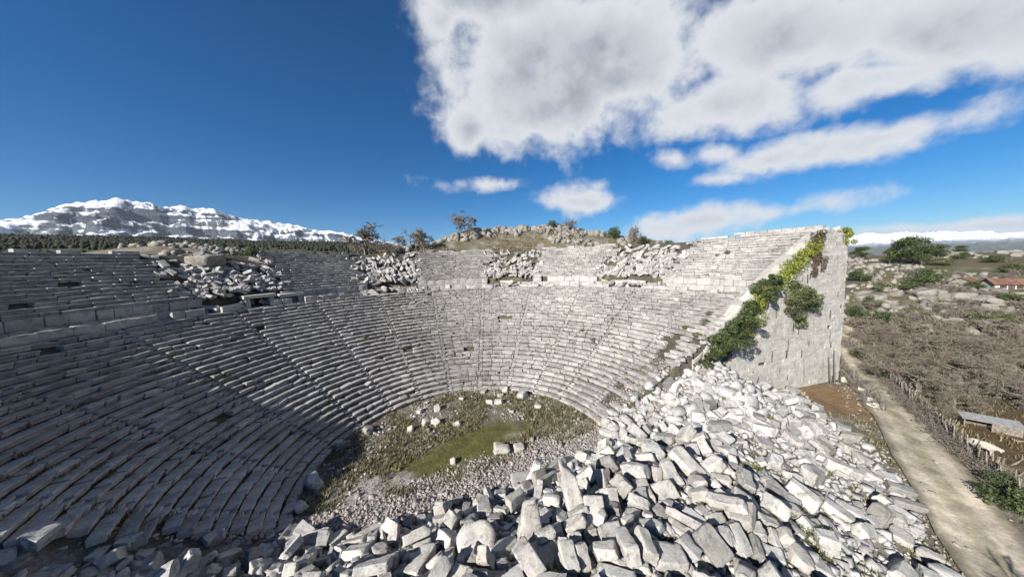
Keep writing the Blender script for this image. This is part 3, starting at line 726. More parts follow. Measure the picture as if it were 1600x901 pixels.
HEAP_DATA = (            # shape, size in mm, place in cm, turn (quaternion x 500)
    2, 699, -1752, 1512, 120, 230, 45, 197, 395, 7, 667, -1232, 1086, 315, 382, 281, 144, 63, 2, 941, -2117, 1188, 377, 247, -110, 3, -420, 18, 532, -1830, 1101, 201, 70, 485, -98, 17,
    18, 425, -2035, 1203, 304, 332, 81, 108, 348, 4, 518, -2084, 1339, 307, 146, 106, 79, 459, 27, 390, -1950, 1194, 270, 137, -395, 274, -14, 0, 704, -1931, 1272, 250, 264, 119, 76, 401,
    2, 447, -1814, 1398, 158, 60, -403, -255, 137, 13, 656, -1774, 1623, 92, 297, 308, 249, 67, 4, 881, -1820, 1196, 205, 36, 107, 69, 482, 1, 437, -1752, 1287, 152, 274, -40, -68, -411,
    18, 895, -1721, 1406, 138, 492, 1, -6, 90, 7, 659, -1641, 1638, 63, 309, 272, 11, -284, 11, 492, -1688, 1669, 37, 255, 218, -312, -201, 25, 647, -1704, 1246, 185, 393, -24, 68, 300,
    1, 453, -1648, 1451, 104, 165, -99, 81, 454, 2, 571, -1687, 1556, 72, 197, -375, -126, 233, 15, 818, -1623, 1306, 204, 420, -240, -35, -121, 19, 296, -1551, 1319, 174, 458, -70, -65, -175,
    18, 512, -1615, 1414, 143, 408, -33, 17, -287, 6, 830, -1528, 1549, 96, 452, -104, -71, -173, 17, 610, -1594, 1687, 30, 491, -28, -31, -85, 0, 352, -1482, 1114, 259, 345, -40, -103, -345,
    19, 499, -1764, 1339, 170, 21, 1, -193, 461, 11, 481, -1470, 1380, 162, 482, -96, -22, -91, 2, 350, -1438, 1506, 113, 58, 20, 374, 327, 1, 456, -1396, 1718, 28, 345, -357, -45, 34,
    0, 429, -1370, 1192, 250, 94, 477, 118, -9, 13, 973, -1410, 1250, 246, 108, -7, -97, -478, 2, 670, -1375, 1507, 126, 37, 387, -294, 110, 0, 793, -1235, 1211, 266, 179, -33, 70, 460,
    25, 579, -1308, 1341, 199, 265, -18, -109, -409, 2, 443, -1290, 1430, 161, 490, -58, -45, -67, 3, 539, -1093, 1205, 276, 36, 269, 415, -65, 17, 423, -1170, 1240, 252, 456, -100, -70, -165,
    16, 582, -1217, 1335, 222, 75, -4, 411, 275, 15, 833, -1218, 1507, 154, 308, -68, 33, 387, 15, 558, -1298, 1808, 44, 222, 300, 247, -222, 20, 491, -929, 1167, 298, 360, 251, -197, -137,
    16, 637, -1071, 1326, 233, 28, 72, 474, -138, 21, 606, -1153, 1428, 185, 435, -63, 49, 233, 0, 703, -1208, 1784, 29, 438, -7, -13, 240, 27, 415, -1149, 1546, 126, 388, 277, 117, 93,
    13, 879, -1055, 1699, 70, 38, 16, -130, -481, 2, 802, -883, 1046, 340, 455, -20, -61, -198, 17, 934, -1010, 1271, 301, 60, -360, 298, 167, 0, 545, -1034, 1379, 209, 454, -95, -81, -167,
    16, 605, -955, 1649, 100, 38, -44, 142, 476, 10, 635, -954, 1762, 52, 464, -152, -96, 49, 5, 752, -1014, 1802, 36, 118, 95, -352, -321, 1, 717, -878, 1202, 303, 130, 95, 389, 270,
    25, 575, -1230, 1420, 204, 336, 166, 172, -283, 2, 955, -961, 1565, 148, 35, 28, 474, -153, 16, 602, -1079, 1608, 113, 209, -421, 78, -151, 10, 623, -942, 1708, 82, 325, 165, 215, -267,
    1, 681, -906, 1855, 43, 213, -256, 231, -292, 23, 569, -477, -162, 22, 114, 26, 13, -486, 16, 964, -796, 1246, 298, 124, -44, 96, 473, 9, 822, -720, 1416, 238, 487, -93, -39, 55,
    20, 846, -821, 1568, 158, 426, -90, -83, -232, 6, 840, -823, 1760, 108, 158, -457, 126, 4, 12, 507, -883, 1734, 84, 141, 182, 428, 116, 19, 427, -844, 1854, 20, 1, 271, 420, -15,
    22, 832, -764, 1866, 42, 340, -43, 3, 364, 25, 675, -673, 987, 384, 251, -256, 202, -284, 0, 998, -652, 1108, 372, 114, -191, -282, 348, 14, 802, -655, 1261, 308, 234, -353, 152, -219,
    8, 488, -174, 1643, 220, 27, -130, -287, 387, 18, 520, -676, 1833, 40, 137, 5, -125, -464, 0, 548, -854, 1815, 64, 262, 324, 80, 265, 17, 594, -690, 1893, 36, 100, 59, -342, -346,
    21, 429, -556, 978, 372, 429, -76, -4, 245, 5, 608, -612, 968, 380, 208, 169, -346, -242, 13, 852, -558, 1180, 349, 32, 110, -478, -93, 7, 427, -567, 1230, 308, 475, -75, -35, 133,
    24, 528, -564, 1436, 243, 85, 37, -105, -480, 23, 722, -558, 1527, 221, 442, -205, -34, 105, 21, 953, -1445, 1769, 37, 14, 154, -475, -22, 27, 778, -558, 1988, 38, 16, -11, -498, -33,
    12, 859, -515, 957, 393, 363, 254, 190, 135, 24, 949, -519, 1092, 392, 142, 96, -228, -411, 25, 754, -426, 1266, 312, 223, -78, 62, 436, 13, 969, -511, 1370, 293, 297, 4, -67, -396,
    5, 333, -444, 1454, 238, 288, -4, -91, -398, 22, 563, -468, 1492, 233, 255, -25, -103, -417, 0, 732, -560, 1921, 71, 201, -247, -298, -245, 17, 334, -340, 1976, 31, 192, -359, -199, 212,
    1, 684, -427, 1860, 82, 392, -60, -95, -290, 2, 604, -472, 2063, 22, 401, 36, 23, 295, 24, 442, 3, -98, 23, 30, -23, -498, 11, 27, 982, -318, 1042, 406, 467, -69, -23, -164,
    4, 809, -322, 1312, 304, 51, -28, 64, 492, 4, 389, -401, 1381, 265, 484, -91, -47, -70, 0, 460, -390, 1443, 254, 145, -23, 64, 474, 11, 763, -437, 1595, 191, 485, -91, -30, -75,
    25, 583, -469, 1682, 166, 68, 290, 358, -183, 9, 631, -419, 1785, 144, 52, -303, 391, 50, 2, 798, -346, 1876, 89, 403, -39, -124, -267, 17, 518, -391, 2003, 28, 6, 375, 330, -23,
    21, 530, -240, 815, 361, 380, 32, 55, -319, 9, 462, -245, 1088, 372, 493, -62, -43, -33, 11, 869, -304, 1232, 352, 259, 83, 6, -419, 1, 876, -402, 1515, 277, 156, 435, -189, 22,
    14, 482, -322, 1508, 250, 415, 195, -155, -125, 22, 467, -273, 1514, 248, 412, -127, -40, -250, 24, 849, -307, 1696, 190, 328, -13, -98, -364, 8, 959, -254, 1859, 152, 312, 23, 71, 384,
    4, 560, -261, 1906, 76, 136, -68, 77, 470, 1, 658, -304, 2043, 30, 13, -415, -279, 5, 7, 720, -180, 1024, 408, 483, -54, -31, 113, 6, 429, -51, 995, 397, 215, 36, -53, 447,
    14, 835, -195, 1195, 384, 453, 162, -111, -82, 6, 922, -228, 1377, 325, 289, -202, -100, 340, 20, 428, -181, 1440, 274, 410, -66, -68, -271, 23, 713, -154, 1710, 196, 485, -83, -47, -79,
    0, 285, -263, 1846, 102, 82, 139, 462, -102, 12, 440, -159, 1959, 85, 13, 36, 176, -466, 12, 682, -227, 2058, 64, 262, -160, -181, 350, 2, 767, -23, 892, 390, 255, 208, -183, -329,
    4, 814, -30, 1137, 414, 424, 42, 99, -242, 17, 443, -124, 1126, 380, 190, 285, -115, 346, 9, 561, -120, 1229, 350, 11, 11, -85, -493, 11, 286, -58, 1460, 278, 417, -33, -54, -269,
    3, 468, -30, 1511, 282, 101, -39, 87, 480, 23, 487, -72, 1594, 244, 218, 14, -81, -442, 1, 621, -116, 1766, 191, 63, -155, -272, 385, 11, 697, -25, 1825, 168, 380, -115, 34, 302,
    9, 912, -139, 2051, 64, 340, -83, 66, 350, 15, 383, 32, 946, 385, 27, -426, -261, 3, 27, 500, 85, 974, 396, 314, 28, 96, -376, 21, 658, 112, 1022, 444, 86, 393, 295, -26,
    7, 970, 42, 1230, 427, 224, -14, -416, 164, 24, 614, -53, 1167, 378, 113, 32, -77, -480, 17, 699, 16, 1606, 270, 486, -92, -73, -8, 7, 284, -30, 1639, 233, 384, -81, 5, 310,
    7, 893, -21, 1822, 227, 154, 6, -87, -468, 8, 512, 52, 1874, 170, 436, -70, -113, -204, 26, 275, -40, 2077, 48, 436, 239, -39, 38, 21, 592, -18, 2143, 44, 269, 146, 315, 240,
    1, 419, 136, 979, 389, 397, 48, -17, 300, 20, 464, 193, 1045, 402, 123, 27, -67, 479, 15, 460, 206, 1153, 407, 134, 251, 405, -68, 2, 967, 119, 1323, 378, 404, 262, 46, 128,
    3, 700, 222, 1534, 354, 480, 11, 122, -64, 14, 770, 113, 1524, 319, 82, 4, 379, 315, 0, 645, 87, 1718, 237, 188, -57, 54, 456, 7, 531, 130, 1914, 197, 177, -321, -328, -90,
    2, 474, 121, 1944, 169, 121, -23, 145, -462, 8, 635, 89, 1996, 133, 362, -49, -136, -313, 2, 769, 58, 2113, 86, 138, -449, -139, 102, 4, 1051, 23, 2269, 28, 10, 39, -498, -13,
    1, 923, 210, 924, 404, 179, 68, -70, 457, 1, 808, 279, 1088, 424, 488, 48, 2, 96, 14, 633, 287, 1252, 425, 107, -357, 282, 177, 16, 743, 246, 1293, 386, 493, -34, -10, 73,
    0, 630, 272, 1368, 392, 310, -146, -240, -274, 22, 575, 295, 1504, 334, 255, -65, 39, 423, 21, 810, 211, 1762, 260, 68, -131, -277, 389, 16, 703, 340, 1707, 295, 213, -241, 211, -320,
    25, 663, 390, 1833, 248, 466, -64, -69, -155, 5, 1005, 227, 2076, 150, 228, -399, -122, 156, 18, 1001, 162, 2127, 132, 235, -411, -112, 115, 1, 1000, 138, 2238, 123, 256, 49, 417, -89,
    2, 512, 252, 2292, 36, 126, 110, -384, -273, 16, 502, 771, 518, 212, 75, 437, 227, 39, 1, 461, 440, 1045, 400, 151, -170, 348, -277, 5, 695, 408, 1169, 421, 493, -27, -14, -77,
    17, 581, 359, 1296, 394, 475, -59, -45, -136, 24, 700, 360, 1426, 371, 333, -86, 52, 360, 13, 507, 373, 1508, 352, 446, 166, 71, 136, 25, 535, 420, 1692, 310, 174, -389, 209, -157,
    27, 307, 394, 1750, 270, 339, -29, -32, -365, 16, 560, 196, 1909, 194, 104, -232, -264, 340, 16, 451, 1083, 2038, 292, 74, -477, -130, 7, 13, 551, 324, 2065, 151, 442, -107, -9, 209,
    20, 621, 179, 2218, 46, 312, -42, -112, -372, 11, 992, 528, 973, 369, 52, -497, 2, 0, 26, 700, 502, 1214, 416, 52, -3, -7, 497, 4, 974, 458, 1336, 418, 373, 21, 39, -330,
    19, 717, 480, 1433, 377, 441, -46, 12, 231, 16, 907, 492, 1558, 368, 377, 311, -86, -60, 13, 601, 506, 1650, 325, 68, 262, 415, -68, 21, 703, 475, 1751, 309, 466, -106, -146, 3,
    25, 902, 344, 2008, 207, 378, 30, -7, -326, 20, 600, 442, 1991, 202, 261, -81, 33, 418, 1, 459, 362, 2234, 94, 1, -88, -320, 374, 5, 1025, 307, 2292, 94, 370, 263, 96, 187,
    0, 550, 353, 2358, 31, 372, -59, -29, 328, 23, 867, 456, 2417, 41, 441, -53, -2, -230, 13, 338, 584, 1056, 369, 12, 123, -479, -70, 7, 476, 561, 1294, 413, 57, 4, -50, -494,
    26, 436, 545, 1351, 390, 495, -49, -32, -37, 2, 652, 564, 1417, 387, 440, -22, 18, 236, 21, 742, 622, 1509, 378, 177, -6, -44, -465, 7, 753, 579, 1695, 346, 259, -187, 60, -380,
    7, 840, 570, 1844, 325, 216, -260, -368, 8, 2, 1005, 480, 1932, 288, 178, -448, -59, -118, 23, 664, 549, 1953, 239, 169, -98, 72, 455, 21, 792, 513, 2104, 182, 197, -80, 44, 450,
    4, 505, 425, 2290, 90, 194, -201, 411, -56, 17, 372, 516, 2363, 58, 213, 238, -82, 376, 10, 425, 609, 1128, 388, 217, 219, -234, -317, 0, 949, 682, 1251, 412, 8, -63, 44, -494,
    0, 570, 628, 1335, 430, 93, -163, -87, -455, 20, 726, 679, 1408, 414, 191, -91, 30, 452, 21, 500, 705, 1485, 398, 391, -111, 83, 279, 7, 534, 690, 1642, 371, 139, 283, -213, -324,
    25, 936, 670, 1753, 323, 304, -80, 25, 388, 27, 594, 822, 1998, 300, 150, 182, 68, 436, 13, 293, 646, 1956, 241, 342, -32, -91, -352, 4, 661, 575, 2030, 229, 470, -55, 52, -152,
    24, 508, 478, 2324, 73, 217, -428, -120, 73, 1, 838, 568, 2438, 68, 124, 198, 425, 123, 18, 890, 633, 2494, 34, 251, -36, 24, 430, 0, 587, 839, 740, 253, 139, 98, -58, 466,
    3, 876, 736, 1068, 376, 5, -48, 39, -496, 2, 472, 826, 1184, 361, 249, 83, 11, 425, 24, 785, 812, 1294, 406, 432, 47, 91, -231, 0, 276, 735, 1383, 402, 328, -39, 10, 375,
    2, 322, 740, 1426, 408, 321, -41, -379, 44, 7, 894, 770, 1678, 374, 393, -39, -33, 305, 22, 554, 875, 1692, 359, 66, -33, 83, 487, 2, 928, 786, 1834, 319, 240, -37, 81, 430,
    15, 856, 715, 1945, 282, 156, -36, -128, -456, 6, 933, 681, 2068, 230, 432, -62, -91, -227, 8, 650, 762, 2129, 214, 194, -20, -122, -444, 23, 904, 630, 2347, 103, 1, 146, -463, 121,
    16, 531, 1469, 548, 23, 48, -446, 221, -16, 2, 765, 922, 988, 308, 21, 90, -491, -26, 21, 433, 882, 1184, 352, 281, 55, -42, 408, 2, 402, 890, 1360, 384, 415, 96, 25, 261,
    23, 604, 778, 1497, 399, 418, 31, -10, -273, 17, 431, 860, 1577, 384, 80, 482, 105, -6, 14, 290, 809, 1552, 379, 12, -94, -439, 220, 18, 511, 890, 1853, 310, 64, 481, -111, 44,
    25, 441, 881, 1938, 284, 491, -89, -28, -3, 0, 648, 877, 2108, 253, 267, 252, -305, -150, 11, 628, 964, 2067, 255, 31, 193, 459, -38, 11, 842, 810, 2222, 178, 21, -67, 92, 486,
    13, 340, 777, 2341, 121, 259, -425, -43, -26, 21, 633, 1413, 2810, 166, 288, 187, 273, 241, 3, 602, 743, 2570, 31, 422, 35, -7, 266, 2, 587, 884, 2659, 22, 343, 60, 45, 356,
    15, 440, 893, 2738, 20, 330, -40, -17, -373, 1, 517, 1081, 1093, 298, 488, 63, 65, -58, 13, 279, 942, 1202, 341, 488, 63, 35, 84, 27, 724, 974, 1152, 380, 145, 329, 60, -343,
    0, 577, 974, 1350, 376, 460, 72, -9, 182, 14, 669, 924, 1444, 410, 218, 54, -13, 446, 4, 859, 883, 1658, 398, 64, 19, 206, -451, 18, 567, 893, 1752, 339, 63, 489, -76, 36,
    6, 746, 1031, 1841, 343, 462, -53, -57, -174, 23, 735, 970, 1957, 315, 308, -337, 100, -178, 6, 700, 947, 2305, 186, 101, 115, -410, -242, 2, 1025, 795, 2538, 86, 259, 156, -104, -384,
    8, 838, 843, 2415, 118, 420, -96, -12, 254, 6, 664, 942, 2511, 96, 210, 193, -376, -166, 20, 552, 868, 2534, 64, 50, -184, -195, 419, 18, 890, 902, 2609, 60, 188, 52, -21, 460,
    12, 838, 941, 2826, 34, 227, -21, -5, 445, 17, 747, 1057, 983, 296, 220, 326, 192, 243, 0, 681, 1039, 1229, 344, 78, 84, -55, 484, 22, 953, 1076, 1338, 398, 118, -359, 298, 134,
    22, 791, 1032, 1440, 396, 30, -43, 63, -493, 13, 588, 1084, 1520, 392, 478, 43, 34, 137, 10, 984, 1102, 1688, 405, 326, -7, -74, -372, 1, 929, 981, 1792, 400, 352, 88, 95, -331,
    15, 542, 1065, 1977, 315, 34, 78, -411, -272, 23, 881, 957, 2062, 314, 378, 296, -140, -9, 27, 780, 1127, 2224, 264, 314, -283, -108, 244, 24, 296, 1024, 2336, 171, 76, 59, -113, -477,
    0, 1013, 1395, 2309, 333, 452, -108, -162, 88, 14, 770, 935, 2417, 174, 420, -29, 50, -265, 8, 800, 1020, 2557, 96, 282, -31, -160, -379, 3, 762, 1040, 2704, 63, 355, -321, -13, -146,
    24, 406, 1198, 1093, 273, 56, 42, -40, 493, 26, 817, 1158, 1184, 317, 237, -254, 319, -167, 25, 694, 1140, 1317, 366, 365, -205, -157, 224, 24, 814, 1210, 1394, 378, 21, -493, 71, -39,
    1, 901, 1244, 1533, 394, 424, 133, -28, 227, 13, 612, 1224, 1614, 376, 99, -50, 50, -485, 2, 615, 1140, 1798, 370, 171, -184, 290, -321, 8, 360, 1170, 1900, 334, 372, -33, -96, -318,
    6, 912, 1093, 2374, 225, 4, -66, -496, 3, 25, 563, 1060, 2264, 208, 417, -51, -64, -263, 23, 540, 1046, 2394, 168, 384, 273, 104, 131, 11, 1063, 1080, 2562, 137, 258, -138, 64, -400,
    27, 528, 1185, 2719, 75, 465, 38, -40, -175, 0, 469, 1254, 1094, 260, 399, 98, -6, 286, 20, 560, 1227, 1226, 301, 433, 72, -3, 239, 1, 695, 1216, 1319, 335, 485, 56, 66, -88,
    4, 441, 1254, 1404, 327, 172, -49, 63, -463, 1, 747, 1341, 1467, 343, 98, 18, -362, 331, 18, 962, 1339, 1620, 350, 386, 68, 30, 309, 27, 813, 1304, 1842, 406, 482, -48, -124, 14,
    20, 579, 1288, 2214, 278, 289, 181, 292, 219, 2, 553, 1223, 2255, 244, 433, -39, 23, 247, 7, 942, 1122, 2573, 189, 78, -114, -408, -253, 20, 472, 1286, 2375, 209, 318, -39, -89, -373,
    9, 323, 1260, 2460, 172, 280, -67, 66, 403, 1, 509, 1229, 2576, 126, 249, -127, 58, 411, 21, 636, 1313, 2714, 97, 491, -26, -64, -68, 22, 1008, 1852, 2861, 286, 270, -96, 323, -251,
    0, 422, 1375, 1114, 234, 367, 1, 83, -329, 17, 491, 1632, 762, 47, 346, 333, 91, 105, 13, 642, 1416, 1174, 256, 292, 372, -54, -152, 23, 891, 1379, 1333, 301, 60, 250, -422, -77,
    0, 520, 1413, 1538, 311, 138, 114, -26, 466, 17, 445, 1473, 1640, 321, 175, 165, 359, -252, 23, 848, 1422, 1727, 348, 261, -16, 90, -417, 7, 622, 1387, 1850, 373, 389, 43, 20, 311,
    2, 682, 1328, 2098, 334, 377, 74, -80, 310, 27, 846, 1385, 2173, 310, 71, -69, 28, 489, 13, 911, 1458, 2258, 317, 447, -51, -182, -121, 0, 979, 1284, 2489, 208, 146, 7, 118, 463,
    6, 763, 1379, 2544, 184, 271, -418, -11, -42, 1, 830, 1283, 2656, 144, 471, -91, -81, -117, 4, 692, 1331, 2633, 118, 50, 37, -99, -486, 16, 380, 1402, 2760, 113, 118, 78, 42, -478,
    8, 738, 1604, 693, 51, 346, -297, 185, -86, 27, 458, 1666, 725, 38, 455, -90, 140, 126, 27, 992, 1764, 793, 50, 98, -5, 66, -486, 3, 875, 1648, 1451, 242, 349, 341, -45, -99,
    15, 506, 1509, 1527, 281, 100, 122, -48, 472, 10, 722, 1644, 1548, 247, 121, 29, -477, -84, 0, 609, 1528, 1736, 308, 351, 101, 11, 341, 5, 559, 1521, 1829, 323, 461, 77, 78, 159,
    2, 538, 1494, 1903, 341, 489, 82, 66, 2, 22, 506, 1455, 2034, 335, 418, -18, -57, -268, 2, 699, 1527, 2144, 334, 395, 164, -41, 255, 7, 588, 1535, 2222, 303, 321, 220, 269, 162,
    22, 508, 1464, 2318, 259, 147, -41, 90, 468, 27, 682, 1410, 2684, 164, 315, 33, -128, 366, 2, 717, 1370, 2781, 156, 238, 276, -305, -154, 16, 510, 1790, 710, 23, 92, -2, 18, 491,
    24, 951, 1903, 1142, 101, 140, -97, -72, 465, 15, 837, 2003, 1401, 96, 149, -17, -221, -423, 27, 533, 1718, 1551, 221, 181, 281, -290, -232, 5, 839, 1606, 1641, 273, 0, 73, -39, 493,
    10, 706, 1642, 1809, 298, 16, -500, 10, -12, 9, 440, 1651, 1880, 288, 482, 67, 48, 107, 24, 823, 1556, 2053, 351, 70, 21, -72, -489, 21, 403, 1592, 2172, 307, 307, -372, 54, -119,
    6, 857, 1560, 2341, 285, 437, -80, -102, -204, 15, 881, 1498, 2472, 237, 278, -414, 34, -7, 20, 710, 1472, 2767, 148, 15, -223, 395, 210, 12, 941, 1039, 2947, 80, 383, 137, -97, -274,
    7, 906, 1909, 886, 45, 2, -471, -167, 13, 3, 607, 1921, 1049, 48, 348, -311, 173, -52, 2, 554, 1872, 1247, 104, 447, -80, -5, 210, 21, 671, 2026, 1295, 42, 488, 38, 53, 87,
    6, 805, 1781, 1556, 201, 187, -245, 343, -194, 27, 637, 2361, 1542, 34, 328, -294, 158, -174, 8, 619, 1714, 1726, 246, 492, 66, 50, 24, 4, 303, 1674, 1798, 255, 484, 18, 72, -101,
    1, 765, 1894, 1793, 219, 300, 392, 15, -77, 10, 952, 1860, 2006, 294, 185, -305, 34, 349, 1, 491, 1786, 2024, 290, 239, 73, -127, -414, 19, 1000, 1694, 2214, 312, 52, 488, -87, 35,
    27, 1071, 2115, 1981, 207, 38, -487, -93, 50, 24, 727, 1600, 2717, 160, 281, -339, 186, -147, 27, 458, 1769, 2704, 168, 485, 46, -26, -110, 3, 662, 1966, 1150, 42, 428, 14, 49, -253,
    14, 354, 1802, 1487, 160, 362, -16, 91, -332, 21, 965, 1684, 2352, 277, 180, -26, -54, -463, 17, 1078, 1392, 2432, 280, 78, 361, -312, -126, 4, 542, 1596, 2904, 210, 377, 109, 8, -310,
    21, 1135, 1652, 2983, 291, 259, -20, -148, 401, 17, 838, 2161, 1401, 51, 330, 108, 340, -116, 27, 819, 2046, 1604, 141, 184, -457, -19, 82, 25, 473, 1882, 1868, 213, 370, 98, 48, 319,
    14, 634, 1945, 2047, 244, 307, 97, 23, 382, 13, 564, 2246, 1796, 109, 89, 453, 190, 35, 16, 1046, 1860, 2574, 230, 14, -39, 495, -57, 21, 922, 1199, 2633, 168, 409, 208, -196, 31,
    0, 526, 1431, 3025, 204, 45, -50, -53, 493, 17, 938, 2275, 1418, 45, 371, -15, 5, -335, 4, 926, 2026, 2280, 256, 32, -488, 43, 92, 22, 1121, 2182, 2466, 250, 301, -7, 68, 393,
    10, 1122, 1774, 2757, 239, 85, 6, 26, 492, 16, 574, 1432, 3103, 230, 264, -265, -299, 144, 3, 483, 2080, 1240, 25, 1, 22, 7, 499, 26, 850, 2002, 2487, 236, 295, 223, -258, -217,
    27, 744, 2029, 2644, 206, 85, -4, 43, -491, 3, 850, 1849, 2657, 206, 304, -392, -67, 5, 22, 850, 2123, 2727, 282, 308, 173, 324, 140, 16, 850, 1929, 2730, 229, 154, -212, -424, 40,
    3, 850, 2012, 2757, 272, 111, -30, 437, -213, 21, 789, 1905, 1916, 250, 111, 469, 74, -108, 27, 850, 2215, 2090, 186, 387, -18, 125, -290, 1, 850, 2124, 1758, 132, 36, -476, 138, 56,
    9, 850, 2206, 2620, 218, 384, 20, -39, -318, 0, 731, 2091, 2698, 232, 84, -94, -455, 163, 21, 664, 2200, 2748, 275, 96, 295, -195, -340, 24, 850, 2119, 2811, 316, 466, 179, -13, -24,
    6, 446, 2504, 2756, 239, 472, 42, 5, 160, 9, 850, 1936, 2805, 315, 488, 12, 23, 106, 25, 832, 2311, 1740, 115, 320, 54, 377, 46, 9, 293, 2310, 1808, 78, 374, -323, 76, -2,
    14, 607, 2237, 1714, 86, 31, -58, 51, -493, 15, 490, 2303, 2094, 150, 332, 339, -34, -154, 0, 850, 2453, 2119, 141, 66, 163, 329, 332, 20, 557, 2259, 2328, 195, 489, 39, 42, 88,
    5, 515, 2410, 2518, 187, 50, -43, 42, -494, 20, 807, 2310, 2629, 216, 174, 69, -11, 464, 17, 672, 2422, 2617, 210, 324, -117, 345, 110, 25, 850, 2560, 2571, 230, 171, 386, 188, -189,
    11, 850, 2314, 2687, 259, 401, 31, 77, 287, 24, 850, 2782, 3256, 257, 404, 225, 155, 111, 2, 644, 2854, 3238, 188, 410, 152, 123, 208, 4, 850, 2358, 1669, 35, 464, 71, 17, 171,
    15, 821, 2416, 1762, 75, 455, 2, -52, -200, 9, 850, 2483, 1864, 90, 138, -45, -254, -406, 9, 850, 2817, 2017, 38, 30, -471, 165, 6, 8, 850, 2582, 2136, 98, 28, -452, 205, 54,
    14, 850, 2377, 2402, 196, 370, 76, 30, 327, 9, 560, 2481, 2633, 204, 287, 345, -174, -135, 16, 638, 2528, 2688, 196, 88, -387, 287, 102, 17, 850, 2606, 2752, 238, 415, -238, -141, -27,
    2, 600, 2611, 2866, 240, 169, -255, -395, 25, 25, 850, 2860, 3158, 208, 92, -144, -449, -139, 8, 526, 2482, 1698, 25, 494, 47, -25, 54, 3, 806, 2504, 1793, 53, 495, 65, 16, 20,
    2, 340, 2512, 1946, 56, 79, -45, 18, -491, 19, 764, 2704, 1894, 32, 489, 13, 34, -99, 18, 630, 2643, 2030, 49, 483, 62, 42, 105, 26, 640, 2548, 2257, 118, 37, -125, -476, -82,
    15, 526, 2465, 2374, 168, 35, 204, -25, 454, 3, 440, 2512, 2450, 157, 318, 107, 25, 370, 23, 850, 2574, 2502, 193, 468, 35, -134, -108, 18, 815, 2937, 2686, 96, 140, -463, -106, 66,
    15, 850, 2775, 3070, 242, 278, 213, 99, 343, 18, 472, 2620, 2991, 286, 57, 442, -224, -30, 18, 850, 2675, 3078, 264, 132, 150, -448, -94, 25, 850, 2738, 2152, 62, 473, 46, 83, -130,
    23, 850, 2870, 2310, 70, 373, 59, 16, 327, 14, 794, 2632, 2382, 134, 323, 70, 13, 375, 25, 708, 2636, 2517, 141, 41, 30, -24, 497, 15, 659, 2630, 2647, 155, 474, 47, 14, 150,
    24, 704, 2608, 2696, 192, 133, 348, -236, 236, 15, 850, 3108, 2592, 74, 149, 158, 287, 347, 10, 746, 2656, 2936, 254, 216, 166, 19, 419, 13, 850, 3009, 2924, 116, 157, 44, -22, 472,
    12, 608, 2944, 3415, 225, 75, -111, 388, -285, 16, 850, 3502, 3575, 71, 483, -11, 40, -122, 6, 850, 2734, 3385, 275, 137, 6, 83, 474, 6, 727, 2718, 2448, 120, 291, -21, 55, -402,
    21, 437, 2698, 2620, 126, 324, -72, 41, -371, 24, 731, 2732, 2724, 145, 441, 98, 61, 205, 13, 364, 2766, 2829, 150, 266, 414, 86, 11, 22, 850, 2708, 2896, 210, 247, -68, 127, -410,
    7, 850, 2872, 3460, 268, 16, 35, -355, -350, 23, 849, 2792, 3446, 211, 146, -103, 15, -467, 2, 850, 2857, 2131, 36, 427, 102, 36, 237, 8, 850, 2888, 2417, 85, 63, -23, -495, -7,
    24, 519, 2832, 2840, 140, 42, -43, 49, -494, 14, 726, 2787, 2948, 188, 433, 18, 98, -229, 10, 506, 2825, 3083, 188, 487, 53, 100, 0, 18, 850, 2948, 3204, 176, 59, -205, 434, 126,
    1, 536, 2906, 3477, 184, 91, 216, 89, -432, 13, 527, 2901, 2540, 80, 488, 6, 70, -81, 20, 850, 2816, 2634, 108, 45, 68, -1, 493, 4, 509, 2927, 2734, 81, 22, 141, -471, -87,
    3, 527, 2918, 2842, 116, 434, 23, 71, -237, 2, 850, 2875, 2830, 180, 103, -481, -52, 73, 13, 599, 3008, 3006, 125, 141, -72, -339, 332, 9, 850, 2999, 3079, 183, 128, 478, -38, 59,
    1, 652, 2814, 3354, 226, 41, 489, 96, 15, 18, 850, 2888, 3347, 172, 494, -22, 74, -14, 17, 850, 2979, 3496, 177, 301, -328, 220, -56, 13, 603, 3022, 2538, 55, 104, -35, 28, -487,
    24, 850, 3162, 2705, 80, 188, 15, 5, 463, 1, 551, 2987, 2806, 92, 410, 25, 55, -279, 1, 850, 3144, 2928, 110, 490, -45, 53, 70, 1, 850, 3064, 3147, 153, 494, -1, -38, -68,
    4, 709, 2970, 3253, 165, 5, 158, 429, 203, 8, 850, 3007, 3396, 197, 368, -160, -205, -217, 1, 634, 3145, 3456, 130, 305, 270, -197, -214, 4, 554, 3098, 2843, 78, 16, 105, -487, -44,
    25, 768, 3144, 3090, 109, 315, 4, 20, -388, 27, 630, 3158, 3233, 124, 14, -410, -286, -8, 10, 712, 2995, 3328, 154, 429, -12, 30, -255, 1, 809, 3272, 3046, 107, 109, 63, -336, -348,
    1, 745, 3334, 3283, 94, 38, 340, -364, -7, 26, 813, 3177, 3362, 120, 26, -28, -347, -358, 5, 673, -1559, 1160, 240, 382, -97, 22, 307, 19, 517, -782, 1135, 331, 74, 265, 395, 135,
    1, 699, -895, 1338, 253, 55, 32, 417, 269, 8, 693, -1306, 1674, 49, 40, 106, 470, -128, 11, 391, -812, 1076, 318, 53, 419, 267, 12, 19, 792, -722, 1297, 357, 490, -94, -28, -3,
    11, 976, -859, 1438, 202, 81, 438, 227, 17, 16, 600, -786, 1684, 139, 105, -389, 296, 26, 2, 584, -891, 492, 285, 50, -182, -462, -29, 27, 851, -420, 1698, 211, 359, -58, 218, 266,
    10, 520, -404, 1004, 385, 159, 3, -80, -467, 25, 467, -478, 1180, 384, 96, 454, -15, -185, 13, 831, -592, 1550, 263, 86, -62, 447, -197, 13, 815, -389, 1224, 378, 157, -396, -261, 18,
